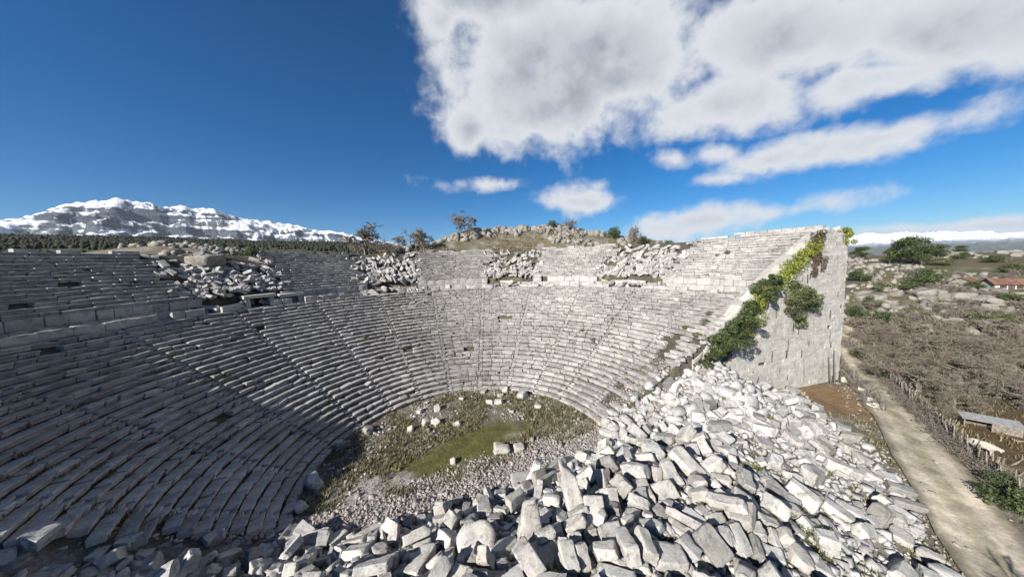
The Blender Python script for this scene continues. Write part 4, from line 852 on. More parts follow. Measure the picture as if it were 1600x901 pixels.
    19, 675, -364, 1352, 325, 309, -111, 46, 374, 22, 618, -208, 1570, 240, 84, 271, 405, -73, 17, 905, -236, 1118, 424, 417, -90, -17, 261, 21, 421, -300, 1342, 330, 356, -93, 31, 337,
    16, 636, -537, 1862, 62, 70, 494, 28, 26, 6, 722, 34, 87, 89, 296, -401, -17, 41, 2, 616, 12, 990, 415, 339, 36, -212, -298, 7, 644, -166, 1292, 381, 248, 47, -424, -79,
    9, 952, -86, 1388, 324, 118, 0, -84, -478, 1, 566, 66, 864, 376, 265, 355, -152, -176, 11, 747, 31, 1082, 435, 332, -312, 204, -28, 17, 521, -92, 1295, 343, 39, -31, 318, -383,
    11, 504, -127, 2163, 13, 392, 5, 12, -310, 5, 932, 682, 2241, 216, 385, 226, -214, 68, 11, 492, 159, 1133, 390, 405, -14, -34, -291, 13, 837, 118, 1119, 438, 89, -490, 32, -23,
    17, 752, 194, 1441, 348, 20, 46, -63, -494, 6, 814, 154, 1619, 286, 296, -69, 30, 396, 13, 438, 258, 1871, 220, 415, 117, 135, 215, 20, 507, 338, 854, 378, 247, -403, 28, -162,
    7, 476, 571, 145, 81, 16, -59, 284, 407, 8, 715, 218, 1238, 444, 55, -375, 315, 85, 9, 497, 211, 1368, 380, 170, 338, -295, 142, 21, 805, 297, 1442, 406, 114, -13, 485, -43,
    19, 512, 294, 1804, 245, 293, 242, -282, -162, 19, 728, 348, 789, 344, 157, 25, 60, -470, 18, 777, 454, 992, 432, 373, -34, 111, -311, 15, 647, 394, 1249, 456, 47, 27, 496, -38,
    11, 476, 441, 1496, 352, 422, 18, 73, 258, 1, 504, 330, 1896, 240, 300, -258, -288, 101, 7, 780, 497, 1257, 469, 241, -281, 173, -288, 2, 557, 563, 1426, 433, 118, -99, 322, -350,
    7, 416, 486, 1706, 344, 261, -417, -87, -26, 5, 459, 458, 1849, 284, 381, 145, 19, -289, 25, 745, 648, 982, 352, 324, 77, -11, 373, 1, 671, 606, 1083, 419, 67, -406, 282, 38,
    15, 711, 581, 1254, 468, 292, 188, -189, -305, 16, 682, 686, 1564, 403, 418, -255, 75, -68, 24, 957, 635, 1692, 412, 341, 101, -154, -316, 0, 929, 626, 1948, 354, 298, 333, -220, 47,
    25, 650, 568, 2034, 265, 423, -6, 87, 252, 27, 727, 801, 1133, 402, 284, 391, -127, -18, 9, 345, 765, 1389, 406, 270, -287, 212, -223, 18, 519, 728, 1623, 418, 306, 114, -55, -375,
    1, 804, 622, 2084, 294, 31, -225, -359, 264, 27, 721, 1147, 258, 40, 14, 53, -496, -29, 0, 827, 883, 1064, 338, 67, -483, -105, 38, 1, 574, 823, 1386, 406, 468, 37, 59, -162,
    12, 686, 861, 1419, 436, 418, 196, -21, -191, 17, 587, 1010, 1330, 426, 7, 277, 161, 384, 16, 989, 774, 1835, 398, 196, 75, 362, 274, 8, 968, 814, 2122, 287, 260, 176, -202, -333,
    19, 474, 790, 2217, 213, 490, -100, -14, -12, 16, 783, 1079, 826, 234, 83, -112, -480, -15, 22, 602, 991, 1492, 404, 306, 378, 107, 38, 23, 676, 904, 1807, 386, 379, -58, -296, 125,
    27, 606, 940, 1855, 358, 288, -116, -253, 299, 27, 1015, 1044, 2138, 314, 32, -397, 301, 27, 23, 763, 943, 2224, 210, 458, -112, 18, 166, 8, 459, 1413, 604, 51, 117, -198, 442, -41,
    3, 833, 1348, 962, 223, 288, 408, 21, 25, 0, 864, 1178, 1429, 442, 69, 457, 182, 56, 6, 486, 1153, 1489, 390, 305, 179, -94, 341, 27, 688, 1056, 1605, 412, 25, 19, 496, -55,
    7, 365, 1176, 1853, 359, 196, 91, -97, 440, 16, 1033, 968, 2919, 63, 344, -242, 121, -242, 3, 739, 1596, 825, 98, 166, 21, -379, 281, 3, 695, 1158, 1568, 427, 150, 40, 386, -278,
    8, 625, 1290, 1752, 379, 20, -493, 68, 38, 14, 964, 1240, 1990, 346, 373, -15, -73, -325, 0, 482, 1219, 2401, 190, 229, -23, -112, -429, 12, 826, 1058, 2456, 191, 90, 57, -318, 371,
    25, 875, 1729, 3181, 377, 298, -378, -132, -21, 14, 518, 1314, 1128, 272, 154, -207, -405, 140, 20, 796, 1348, 1140, 304, 116, 438, -133, -165, 0, 634, 1349, 1390, 343, 411, -38, -254, -122,
    17, 952, 1462, 1560, 356, 302, -192, 65, -344, 6, 848, 1413, 1706, 406, 276, -26, 75, -409, 4, 595, 1412, 1983, 354, 45, -491, 71, -47, 6, 361, 1330, 1985, 330, 474, -55, -48, -140,
    23, 1054, 1264, 2374, 261, 60, 441, -218, 62, 15, 837, 1745, 3099, 359, 240, -35, 339, -277, 5, 438, 1808, 914, 28, 153, -53, 62, -469, 11, 888, 1474, 1334, 256, 74, 300, -387, -67,
    11, 524, 1462, 1474, 277, 367, 71, 46, 329, 11, 404, 1565, 1502, 244, 104, 159, -458, -61, 3, 783, 1628, 1728, 297, 32, -335, -10, -370, 20, 562, 1524, 1812, 356, 489, 38, 87, -47,
    27, 552, 1512, 1951, 366, 404, -115, 130, 237, 1, 700, 1400, 2086, 376, 294, 194, -21, -354, 2, 486, 1914, 1322, 90, 96, -183, 400, -218, 0, 564, 1985, 1330, 77, 216, 419, 167, 5,
    1, 913, 2016, 1719, 157, 114, -217, -435, -25, 4, 529, 1702, 1865, 286, 71, 227, -67, 435, 24, 814, 1626, 2170, 372, 202, -194, -371, 185, 6, 622, 1618, 2266, 348, 485, -98, -9, 71,
    8, 1014, 1813, 1748, 250, 289, 304, -105, -252, 0, 604, 2337, 2240, 165, 385, 90, -1, 306, 25, 478, 2429, 2074, 120, 321, 356, -55, -132, 14, 630, 2498, 2514, 201, 98, 360, 306, 131,
    2, 847, 2474, 2222, 136, 77, -165, -465, 23, 14, 544, 2668, 2774, 174, 27, -387, 298, 104, 18, 850, 2532, 2347, 164, 464, 39, 181, 19, 14, 850, 2740, 2574, 175, 319, -234, -255, 170,
    14, 642, -835, 1134, 348, 128, -224, 426, -45, 13, 484, -427, 1336, 340, 56, -158, 100, 460, 18, 507, -95, 1076, 392, 97, 351, -342, -19, 7, 918, 70, 910, 470, 188, -183, 328, -271,
    16, 555, 123, 1358, 438, 48, -98, 475, -113, 24, 861, 352, 940, 412, 416, 257, -12, -102, 27, 304, 262, 1465, 333, 80, -29, 244, -428, 23, 785, 326, 1519, 394, 37, 101, -95, -479,
    13, 556, 424, 950, 384, 214, 257, -240, -284, 23, 716, 435, 1455, 414, 377, -112, -280, -130, 2, 915, 765, 833, 304, 112, -389, -291, 33, 25, 962, 921, 1295, 416, 176, -384, 254, 86,
    7, 895, 1098, 1144, 378, 118, -318, 334, -153, 16, 625, 864, 1884, 349, 326, -152, -39, -345, 2, 713, 1209, 1116, 330, 50, -419, 244, 113, 19, 790, 1118, 1473, 472, 189, -103, -3, 451,
    18, 788, 993, 2189, 251, 96, -161, -463, 3, 6, 564, 1297, 1382, 346, 152, 399, 195, 172, 7, 626, 1188, 2166, 278, 133, -210, 204, -383, 2, 682, 1669, 2121, 332, 92, -117, 338, -337,)
def heap():
    raw = np.array(HEAP_DATA).reshape(-1, 9)
    out = []
    for r_ in raw.astype(float):
        out.append((int(r_[0]), r_[1] / 1000, tuple(r_[2:5] / 100), Quaternion(r_[5:9] / 500).normalized()))
    return out
# ------------------------------------------------------------------ wording
ORD = ['', 'second', 'third', 'fourth', 'fifth', 'sixth', 'seventh', 'eighth', 'ninth', 'tenth', 'eleventh', 'twelfth', 'thirteenth']
def name_all(items, zone, cat, group):
    """items: (object, description). Gives every one a label of its own: look first, then place, then order from the left"""
    by = {}
    for o, d in items:
        p = proj(o.location) or (9999, 9999, 1); by.setdefault((d, zone(*p[:2])), []).append((p[0], o))
    for (d, z), L in by.items():
        L.sort(key=lambda t: t[0]); n = len(L)
        for i, (x, o) in enumerate(L):
            if n == 1: lab = f'{d} {z}'
            elif i == 0: lab = f'{d} {z}, leftmost such'
            elif i == n - 1: lab = f'{d} {z}, rightmost such'
            else: lab = f'{d} {z}, {ORD[i]} from left'
            o['label'] = lab; o['category'] = cat; o['group'] = group
def heap_zone(x, y):
    rows = 'high up' if y < 665 else 'midway' if y < 745 else 'lower down' if y < 815 else 'at the front'
    for lim, ph in ((400, 'below the shaded seat ends'), (560, 'by the dark orchestra end'), (700, 'below the gravel bank'), (810, 'left of the upright pillars'),
                    (935, 'around the upright pillars'), (1050, 'right of the upright pillars'), (1170, 'below the dark wall bush'), (1290, 'below the ivy wall'), (1410, 'below the brown patch')):
        if x < lim: return f'{rows} {ph}'
    return f'{rows} beside the dirt track'

# ------------------------------------------------------------------ the heap of fallen blocks
LIB = [mesh_from('fallen_block', *stone_shape(sd, d, 7, 1.15), M['block']) for k, d, sd in SHAPES]
LIBLOW = [stone_shape(sd, d, 4) for k, d, sd in SHAPES]
TONES = [('pale', 1.06), ('grey', .9), ('dark', .6), ('white', 1.15), ('grey', .97), ('pale', 1.05)]
def place_heap():
    H = heap(); rg = np.random.default_rng(3); cand = []
    for i, (k, sc, loc, q) in enumerate(H):
        p = proj(loc); L = max(SHAPES[k][1]) * sc
        inview = p and -15 < p[0] < 1615 and p[1] < 915
        cand.append((-(L / p[2]) if inview else 1, i))
    cand.sort(); items = []; rest = Bag()
    chosen = {i for s, i in cand[:276] if s < 0}
    for i, (k, sc, loc, q) in enumerate(H):
        kind, d, sd = SHAPES[k]; tn, tv = TONES[int(rg.integers(0, 6))]
        if i in chosen:
            o = link('fallen_block', LIB[k], loc=loc); o.rotation_mode = 'QUATERNION'; o.rotation_quaternion = q; o.scale = (sc,) * 3
            o.color = (tv * rg.uniform(.98, 1.04), tv, tv * rg.uniform(.94, 1.0), 1)
            size = 'large' if sc * max(d) > 1.75 else 'small' if sc * max(d) < 1.05 else 'medium'
            form = {'block': 'broken block', 'cube': 'cubic block', 'slab': 'flat slab', 'long': 'long block'}[kind]
            tilt = (q @ Vector((0, 0, 1))).z
            st = 'tipped' if abs(tilt) < .6 else 'level'
            items.append((o, f'{size} {tn} {st} {form}'.replace('medium ', '')))
        else:
            V, F = LIBLOW[k]; R = np.array(q.to_matrix())
            rest.add(V * sc @ R.T + np.array(loc), F, tv)
    name_all(items, heap_zone, 'stone block', 'fallen blocks of the ruined stage building')
    rest.build('fallen_blocks', M['rubble'], kind='stuff')
    desc = ['weathered upright pillar stone, widest in the middle, leaning over the heap', 'tallest upright pillar stone with a small hole near its top']
    for (px, py, L, w, h, lean, roll), ds in zip(PILLARS, desc):
        x, y, z = spot(px, py); V, F = stone_shape(int(px), (w, h, L), 7, 1.5, 5, .2)
        V[:, :2] *= (1 + (.22 if px < 850 else .08) * np.cos(V[:, 2] * 1.6 + .5))[:, None]
        o = link('pillar_stone', mesh_from('pillar_stone', V, F, M['block']), loc=(x, y, z + L / 2 - .5), label=ds, cat='pillar')
        o.rotation_euler = (-math.radians(lean), math.radians(roll), .2); o.color = (1.08, 1.05, 1, 1)
    # the heart-shaped double column drum in front
    x, y, z = spot(746, 868); V, F = cube_grid(8); a = np.arctan2(V[:, 1], V[:, 0]); m = np.maximum(np.abs(V[:, 0]), np.abs(V[:, 1]))
    rr_ = m * (1 - .22 * np.exp(-((a - 1.57) / .35) ** 2) + .02 * np.sin(5 * a)); P = np.c_[rr_ * np.cos(a) * 1.02, rr_ * np.sin(a) * .95, V[:, 2] * .42 * (1 - .1 * m ** 4)]
    P[:, 2] -= .14 * np.exp(-((P[:, 0] / .3) ** 2 + ((P[:, 1] - .2) / .25) ** 2)) * (V[:, 2] > .5); P += np.random.default_rng(4).normal(0, .014, P.shape)
    o = link('column_drum', mesh_from('column_drum', P, F, M['block']), loc=(x, y, z + .75), label='round heart-shaped column drum lying on the front of the heap', cat='column drum')
    o.rotation_euler = (.5, -.1, .1); o.color = (1.08, 1.06, 1.03, 1)
    # three big dressed slabs right of the pillars
    for px, py, d, rot, ds in ((930, 822, (1.15, 1.75, .5), (.75, .05, -.12), 'large pale dressed slab leaning just right of the tallest pillar'),
                               (953, 800, (.85, 1.1, .55), (.7, .25, .2), 'smooth tilted slab with sharp edges behind the large leaning slab'),
                               (1075, 742, (1.05, 2.3, .5), (.5, 0, .55), 'long white slab sliding down the middle of the heap')):
        x, y, z = spot(px, py); V, F = stone_shape(px, d, 7, .8, 3, .08)
        o = link('dressed_slab', mesh_from('dressed_slab', V, F, M['block']), loc=(x, y, z + .75), label=ds, cat='stone slab'); o.rotation_euler = rot; o.color = (1.15, 1.12, 1.07, 1)
place_heap()

# ------------------------------------------------------------------ loose stones, gravel, grass
def scatter_stones(name, pts, sizes, mat, n=1, tmin=.75, tmax=1.2, flat=.7, seed=1, smoothz=None):
    rg = np.random.default_rng(seed); V0, F0 = GRIDS[2] if n == 2 else cube_grid(1)
    m = len(pts)
    if n == 2:
        lib = np.stack([stone_shape(2000 + k, (2, 2, 2), 2, .6, 3, 0)[0] for k in range(16)]); P = lib[rg.integers(0, 16, m)] * .95 + rg.uniform(-.06, .06, (m, len(V0), 3))
    else: P = V0[None] * (1 + rg.uniform(-.28, .22, (m, len(V0), 1))) + rg.uniform(-.18, .18, (m, len(V0), 3))
    s = sizes[:, None] * np.stack([rg.uniform(.8, 1.5, m), rg.uniform(.7, 1.1, m), rg.uniform(.35, .8, m) * flat / .7], 1) / 2
    P *= s[:, None, :]
    q = rg.normal(size=(m, 4)); q[:, 0] += 2.2; q[:, 3] *= 2.4; q /= np.linalg.norm(q, axis=1, keepdims=True)
    w, x, y, z = q.T
    R = np.stack([1 - 2 * (y * y + z * z), 2 * (x * y - z * w), 2 * (x * z + y * w), 2 * (x * y + z * w), 1 - 2 * (x * x + z * z), 2 * (y * z - x * w), 2 * (x * z - y * w), 2 * (y * z + x * w), 1 - 2 * (x * x + y * y)], -1).reshape(m, 3, 3)
    P = np.einsum('mij,mvj->mvi', R, P) + pts[:, None, :]
    F = (F0[None] + (np.arange(m) * len(V0))[:, None, None]).reshape(-1, 4)
    t = np.repeat(rg.uniform(tmin, tmax, m), len(V0))
    return link(name, mesh_from(name, P.reshape(-1, 3), F, mat, tint=t), kind='stuff')
def on_ground(xy, lift=0.): return np.c_[xy, terrain(xy[:, 0], xy[:, 1]) + lift]
def sample(n, x0, x1, y0, y1, cond, seed):
    rg = np.random.default_rng(seed); out = []; got = 0
    while got < n:
        q = np.c_[rg.uniform(x0, x1, 4000), rg.uniform(y0, y1, 4000)]; k = cond(q[:, 0], q[:, 1], rg); q = q[k]; out.append(q); got += len(q)
    return np.concatenate(out)[:n]
def toe_d(x, y): return seg_dist(x, y, TOE)
q = sample(13000, -20, 24, 14, 42, lambda x, y, g: (toe_d(x, y) > -4.2 + 1.6 * smooth(-6, -13, x) + g.normal(0, .5, len(x))) & (toe_d(x, y) < 1.5) & (to_pol(x, y)[0] < 24) & (x < 21), 1)
scatter_stones('gravel', on_ground(q, .03), np.random.default_rng(1).lognormal(-2.45, .5, len(q)), M['pebble'], seed=1)
q = sample(6500, -24, 38, 6, 42, lambda x, y, g: (toe_d(x, y) > .2), 2)
scatter_stones('rubble', on_ground(q, .08), np.clip(np.random.default_rng(2).lognormal(-1.3, .5, len(q)), .08, .7), M['rubble'], n=2, seed=2)
q = sample(6500, -24, 38, 6, 42, lambda x, y, g: (toe_d(x, y) > -1.2), 12)
scatter_stones('chippings', on_ground(q, .03), np.clip(np.random.default_rng(2).lognormal(-2.0, .5, len(q)), .05, .3), M['pebble'], seed=3)
lawn_ = lambda x, y: np.hypot(((x + 4) * .8 + (y - 28) * .6) / 7.6 + .16, (-(x + 4) * .6 + (y - 28) * .8 + .3) / 2.7)
q = sample(3600, -18, 12, 14, 40.5, lambda x, y, g: (lawn_(x, y) > 1.0) & (to_pol(x, y)[0] < 13.6) & (toe_d(x, y) < -2.5) & ((fbm(x * .35, y * .35, 3, 8) + .35 * (to_pol(x, y)[0] / 13.6) ** 2 + g.normal(0, .18, len(x))) > .12), 4)
scatter_stones('orchestra_stones', on_ground(q, .02), np.clip(np.random.default_rng(5).lognormal(-2.5, .6, len(q)), .04, .45), M['pebble'], seed=4)
q = sample(1500, 20, 60, -2, 56, lambda x, y, g: (np.abs(seg_dist(x, y, TRACK + TRACK[::-1])) < 3.6) , 5)
scatter_stones('track_stones', on_ground(q, .03), np.clip(np.random.default_rng(6).lognormal(-2.5, .5, len(q)), .03, .35), M['pebble'], seed=5)
# rubble on the ruined flank beside the right-hand row ends
q = sample(900, 8, 34, 26, 38, lambda x, y, g: (to_pol(x, y)[1] > 74) & (to_pol(x, y)[1] < 100) & (to_pol(x, y)[0] > 14) & (to_pol(x, y)[0] < 33), 6)
scatter_stones('flank_rubble', on_ground(q, .1), np.clip(np.random.default_rng(7).lognormal(-.75, .5, len(q)), .15, 1.5), M['rubble'], n=2, seed=6)
# broken blocks filling the collapsed wedges of the upper tier
def wedge_rubble():
    bag = Bag(); rg = np.random.default_rng(8); lib = [stone_shape(900 + k, (rg.uniform(.9, 2.0), rg.uniform(.5, .75), rg.uniform(.35, .5)), 2, 1.2, 3) for k in range(12)]
    for g0, g1 in GAPS:
        for _ in range(330 if g1 - g0 < 17 else 420):
            a = rg.uniform(g0 - 1.5, g1 + 1.5); r = rg.triangular(36.2, 40, 49.5); mid = (g0 + g1) / 2
            x, y = pol(r, a); z = float(cone(r)) + abs(rg.normal(0, .28)) + .1 + .45 * max(0, 1 - abs(a - mid) / (g1 - g0) * 2) * max(0, 1 - (r - 37) / 9)
            if r < R_UP: z = min(z, 13.7)
            n_ = float(fbm(x / 3, y / 3, 2, 55))
            if n_ > .22 and r > 41: continue
            V, F = lib[int(rg.integers(0, 12))]; sc = rg.uniform(.55, 1.15)
            M3 = (Matrix.Rotation(-math.radians(a), 3, 'Z') @ Matrix.Rotation(.55 + rg.normal(0, .35), 3, 'X') @ Matrix.Rotation(rg.normal(0, .45), 3, 'Y') @ Matrix.Rotation(rg.uniform(0, 6.3), 3, 'Z'))
            bag.add(V * sc @ np.array(M3).T + np.array([x, y, z]), F, float(np.clip(rg.normal(.98, .14), .65, 1.2)))
    bag.build('collapsed_seat_blocks', M['seat'], kind='stuff')
wedge_rubble()
def shaded_rubble():
    bag = Bag(); rg = np.random.default_rng(18); lib = [stone_shape(950 + k, (rg.uniform(.9, 2.0), rg.uniform(.7, 1.1), rg.uniform(.45, .8)), 4, 1.3, 5) for k in range(10)]
    for _ in range(420):
        x, y = rg.uniform(-34, -13), rg.uniform(4, 19); r, a = to_pol(x, y)
        if not (-165 < a < -124.5) or float(toe_d(x, y)) > 2.5 and x > -17: continue
        z = gz(x, y) + abs(rg.normal(0, .25)); V, F = lib[int(rg.integers(0, 10))]; sc = rg.uniform(.4, 1.05)
        M3 = Matrix.Rotation(rg.uniform(0, 6.3), 3, 'Z') @ Matrix.Rotation(rg.normal(0, .35), 3, 'X') @ Matrix.Rotation(rg.normal(0, .35), 3, 'Y')
        bag.add(V * sc @ np.array(M3).T + np.array([x, y, z + .1]), F, float(np.clip(rg.normal(.85, .14), .55, 1.1)))
    bag.build('shaded_rubble', M['rubble'], kind='stuff')
shaded_rubble()
# single stones on the orchestra floor and the walkway
SINGLE = [(714, 664, .85, 'white squared stone with a sharp shadow on the lawn edge'), (766, 630, 1.0, 'left one of two pale slabs leaning together near the front row'), (779, 630, 1.05, 'right one of two pale slabs leaning together near the front row'),
          (816, 621, 1.5, 'long pale block lying just below the front row'), (841, 638, .8, 'small pale stone in the scrub below the right rows'), (800, 644, .5, 'tiny pale stone in the scrub behind the lawn'),
          (783, 706, 1.5, 'rounded grey boulder at the right tip of the green lawn'), (811, 702, 1.1, 'pale boulder on the edge of the gravel bank'), (630, 626, 1.2, 'dark flat slab broken off the front row'),
          (656, 644, .8, 'pale stone beside the left front row'), (683, 640, 1.0, 'pale lump of stone in the scrub left of centre'), (722, 625, .8, 'small squared stone near the middle front row'), (756, 614, .9, 'flat pale stone against the front row'),
          (790, 611, 1.1, 'upright pale stone against the front row'), (782, 620, .9, 'rounded stone behind the two leaning slabs'), (642, 674, .8, 'grey stone standing alone left of the lawn'),
          (576, 675, 1.3, 'dark tilted stone near the left row ends'), (536, 700, 1.3, 'pink-grey stone with a dark hollow behind it'), (667, 662, 1.1, 'left stone of the pair above the lawn'), (681, 662, 1.1, 'right stone of the pair above the lawn'),
          (708, 724, .7, 'pale stone at the lower edge of the lawn'), (491, 761, 1.6, 'long pale stone among scrub in the shaded orchestra corner'), (468, 798, 1.2, 'pale lichened stone at the foot of the shaded rows')]
for i, (px, py, s_, lab) in enumerate(SINGLE):
    x, y, z = spot(px, py); V, F = stone_shape(1200 + i, (s_, s_ * .7, s_ * .55), 4, 1.6, 5, .25)
    o = link('stone', mesh_from('stone', V, F, M['block']), loc=(x, y, z + s_ * .16), label=lab, cat='stone'); o.rotation_euler = (RNG.normal(0, .25), RNG.normal(0, .25), RNG.uniform(0, 6)); o.color = (1.1, 1.07, 1.0, 1) if 'dark' not in lab else (.6, .6, .6, 1)
for px, py, s_, lab in ((307, 497, 1.7, 'pale broken slab lying loose on the walkway at left'), (332, 487, 1.3, 'white rough stone on the walkway left of the doorway'), (38, 532, 1.9, 'pale flat slab on the walkway at the far left')):
    x, y, z = spot(px, py); rr_, aa_ = to_pol(x, y); x, y = pol(R_LOW + 1.2, aa_)
    V, F = stone_shape(int(px), (s_, s_ * .55, s_ * .35), 4, 1.4, 4, .2)
    o = link('stone', mesh_from('stone', V, F, M['block']), loc=(x, y, Z_LOW + .25), label=lab, cat='stone'); o.rotation_euler = (.1, .1, -math.radians(aa_) + .4); o.color = (1.15, 1.12, 1.05, 1)

def grass_tufts(name, pts, hgt, mat, blades=7, seed=1, spread=.12, width=.03):
    rg = np.random.default_rng(seed); m = len(pts); B = blades
    base = np.repeat(pts, B, 0) + np.c_[rg.normal(0, spread, (m * B, 2)), np.zeros(m * B)]
    a = rg.uniform(0, 6.28, m * B); h = np.repeat(hgt, B) * rg.uniform(.5, 1.2, m * B); ln = rg.uniform(.15, .9, m * B) * h
    w = np.repeat(hgt, B) * width / .25
    d = np.c_[np.cos(a), np.sin(a)]; s = np.c_[-np.sin(a), np.cos(a)] * w[:, None]
    p0 = base.copy(); p0[:, :2] -= s; p1 = base.copy(); p1[:, :2] += s; p2 = base.copy(); p2[:, :2] += d * ln[:, None]; p2[:, 2] += h
    V = np.stack([p0, p1, p2], 1).reshape(-1, 3); F = np.arange(m * B * 3).reshape(-1, 3)
    t = np.repeat(np.repeat(rg.uniform(.6, 1.3, m), B), 3)
    return link(name, mesh_from(name, V, F, mat, tint=t), kind='stuff')
M['green'] = plain_mat('green_grass', (.11, .12, .03), (.18, .18, .055), 3, .9, tint=True)
q = sample(5000, -18, 12, 14, 40.5, lambda x, y, g: (lawn_(x, y) > .95) & (to_pol(x, y)[0] < 13.6) & (toe_d(x, y) < -2.6) & (fbm(x * .4, y * .4, 3, 18) + g.normal(0, .1, len(x)) > .0), 7)
grass_tufts('orchestra_scrub', on_ground(q), np.random.default_rng(1).uniform(.08, .4, len(q)), M['grass'], seed=1)
q = sample(2600, -12, 4, 20, 36, lambda x, y, g: (np.hypot(((x + 4) * .8 + (y - 28) * .6) / 7.6 + .18, (-(x + 4) * .6 + (y - 28) * .8 + .3) / 3.2) < 1.1), 8)
grass_tufts('lawn_grass', on_ground(q), np.random.default_rng(1).uniform(.05, .12, len(q)), M['green'], seed=2)
q = sample(2600, -20, 36, 6, 36, lambda x, y, g: (toe_d(x, y) > -.5) & (fbm(x * .5, y * .5, 4, 11) > .1), 9)
grass_tufts('heap_grass', on_ground(q, .05), np.random.default_rng(1).uniform(.1, .35, len(q)), M['green'], seed=3)
def seat_weeds():
    rg = np.random.default_rng(10); P = []
    while len(P) < 2600:
        a = rg.uniform(AZ0, AZ1); row = int(rg.integers(0, N_LOW + N_UP)); r = (R0 + row * ROW_D if row < N_LOW else R_UP + (row - N_LOW) * UP_D)
        z = row * ROW_H if row < N_LOW else Z_UP + (row - N_LOW) * ROW_H
        x, y = pol(r - .03, a); n = float(fbm(x / 3.5, y / 3.5, 4, 66)); 
        if n + (.14 if (a > 52 and row < 16) else 0) < .21: continue
        for _ in range(3): P.append((x + rg.normal(0, .12), y + rg.normal(0, .12), z))
    P = np.array(P); grass_tufts('weeds_on_rows', P, rg.uniform(.1, .32, len(P)), M['grass'], seed=4)
seat_weeds()
q = sample(9000, -75, 62, 40, 112, lambda x, y, g: (to_pol(x, y)[0] > R_TOP + 1) & (to_pol(x, y)[1] < 60) & (to_pol(x, y)[1] > -85) & (fbm(x / 5, y / 5, 3, 19) > -.05) & (np.hypot(x, y) < 112), 13)
grass_tufts('hill_grass', on_ground(q), np.random.default_rng(1).uniform(.25, .7, len(q)), M['grass'], seed=5, spread=.3)
q = sample(7500, 24, 130, -2, 110, lambda x, y, g: (to_pol(x, y)[1] > 60) & (np.abs(seg_dist(x, y, TRACK + TRACK[::-1])) > 2.5) & (toe_d(x, y) < -.5) & (to_pol(x, y)[0] > 34) & (np.hypot(x - 38.8, y - 34.) > 5.2) & (np.degrees(np.arctan2(x, y)) < 74), 14)
grass_tufts('verge_grass', on_ground(q), np.random.default_rng(1).uniform(.15, .5, len(q)), M['grass'], seed=6, spread=.25)
# karst outcrops
def rocks_at(name, x0, x1, y0, y1, n, smin, smax, cond, seed):
    q = sample(n, x0, x1, y0, y1, cond, seed); s = np.random.default_rng(seed).uniform(smin, smax, len(q)) ** 1.0
    scatter_stones(name, on_ground(q, .1), s, M['karst'], n=2, seed=seed, flat=.9)
rocks_at('crest_rocks', -45, 45, 72, 118, 2600, .3, 1.7, lambda x, y, g: (to_pol(x, y)[0] > R_TOP + 1) & (np.degrees(np.arctan2(x, y)) > -26) & (np.degrees(np.arctan2(x, y)) < 33) & (fbm(x / 7, y / 7, 3, 41) + .35 * smooth(82, 92, np.hypot(x, y)) > .12), 21)
rocks_at('valley_rocks', -190, -45, 30, 190, 2200, .5, 2.2, lambda x, y, g: (to_pol(x, y)[0] > R_TOP + 3) & (fbm(x / 16, y / 16, 3, 42) > .0), 22)
rocks_at('eastern_rocks', 60, 260, 30, 220, 1500, .4, 1.9, lambda x, y, g: (np.degrees(np.arctan2(x, y)) > 46) & (np.degrees(np.arctan2(x, y)) < 76) & (np.hypot(x, y) > 95) & (fbm(x / 20, y / 20, 3, 43) > .06), 23)
# ------------------------------------------------------------------ plants
def leaves(centres, n, size, seed, hang=False):
    """many small leaf faces spread over the shells of clumps; centres: (x,y,z,rx,ry,rz)"""
    rg = np.random.default_rng(seed); C_ = np.array(centres, float); vol = (C_[:, 3] * C_[:, 4] + C_[:, 3] * C_[:, 5]); k = rg.choice(len(C_), n, p=vol / vol.sum())
    d = rg.normal(size=(n, 3)); d /= np.linalg.norm(d, axis=1, keepdims=True); rad = rg.uniform(.45, 1.05, (n, 1)) ** .5
    P = C_[k, :3] + d * rad * C_[k, 3:6]
    nrm = d + rg.normal(0, .6, (n, 3)); nrm /= np.linalg.norm(nrm, axis=1, keepdims=True)
    u = np.cross(nrm, rg.normal(size=(n, 3))); u /= np.linalg.norm(u, axis=1, keepdims=True); v = np.cross(nrm, u)
    s = (size * rg.uniform(.6, 1.3, n))[:, None]
    V = np.stack([P - u * s * .5, P + v * s * .32, P + u * s * .6, P - v * s * .32], 1).reshape(-1, 3)
    ct = rg.uniform(.6, 1.35, len(C_)); t = np.repeat(ct[k] * rg.uniform(.75, 1.25, n), 4)
    return V, np.arange(4 * n).reshape(-1, 4), t
def clumps(rg, n, rx, ry, z0, z1, s0, s1):
    out = []
    for _ in range(n):
        a = rg.uniform(0, 6.28); q = math.sqrt(rg.uniform(0, 1)); z = rg.uniform(0, 1)
        w = math.sqrt(max(.05, 1 - (z * 1.1 - .25) ** 2)); s = rg.uniform(s0, s1)
        out.append((rx * q * w * math.cos(a), ry * q * w * math.sin(a), z0 + (z1 - z0) * z, s, s, s * rg.uniform(.6, .9)))
    return out
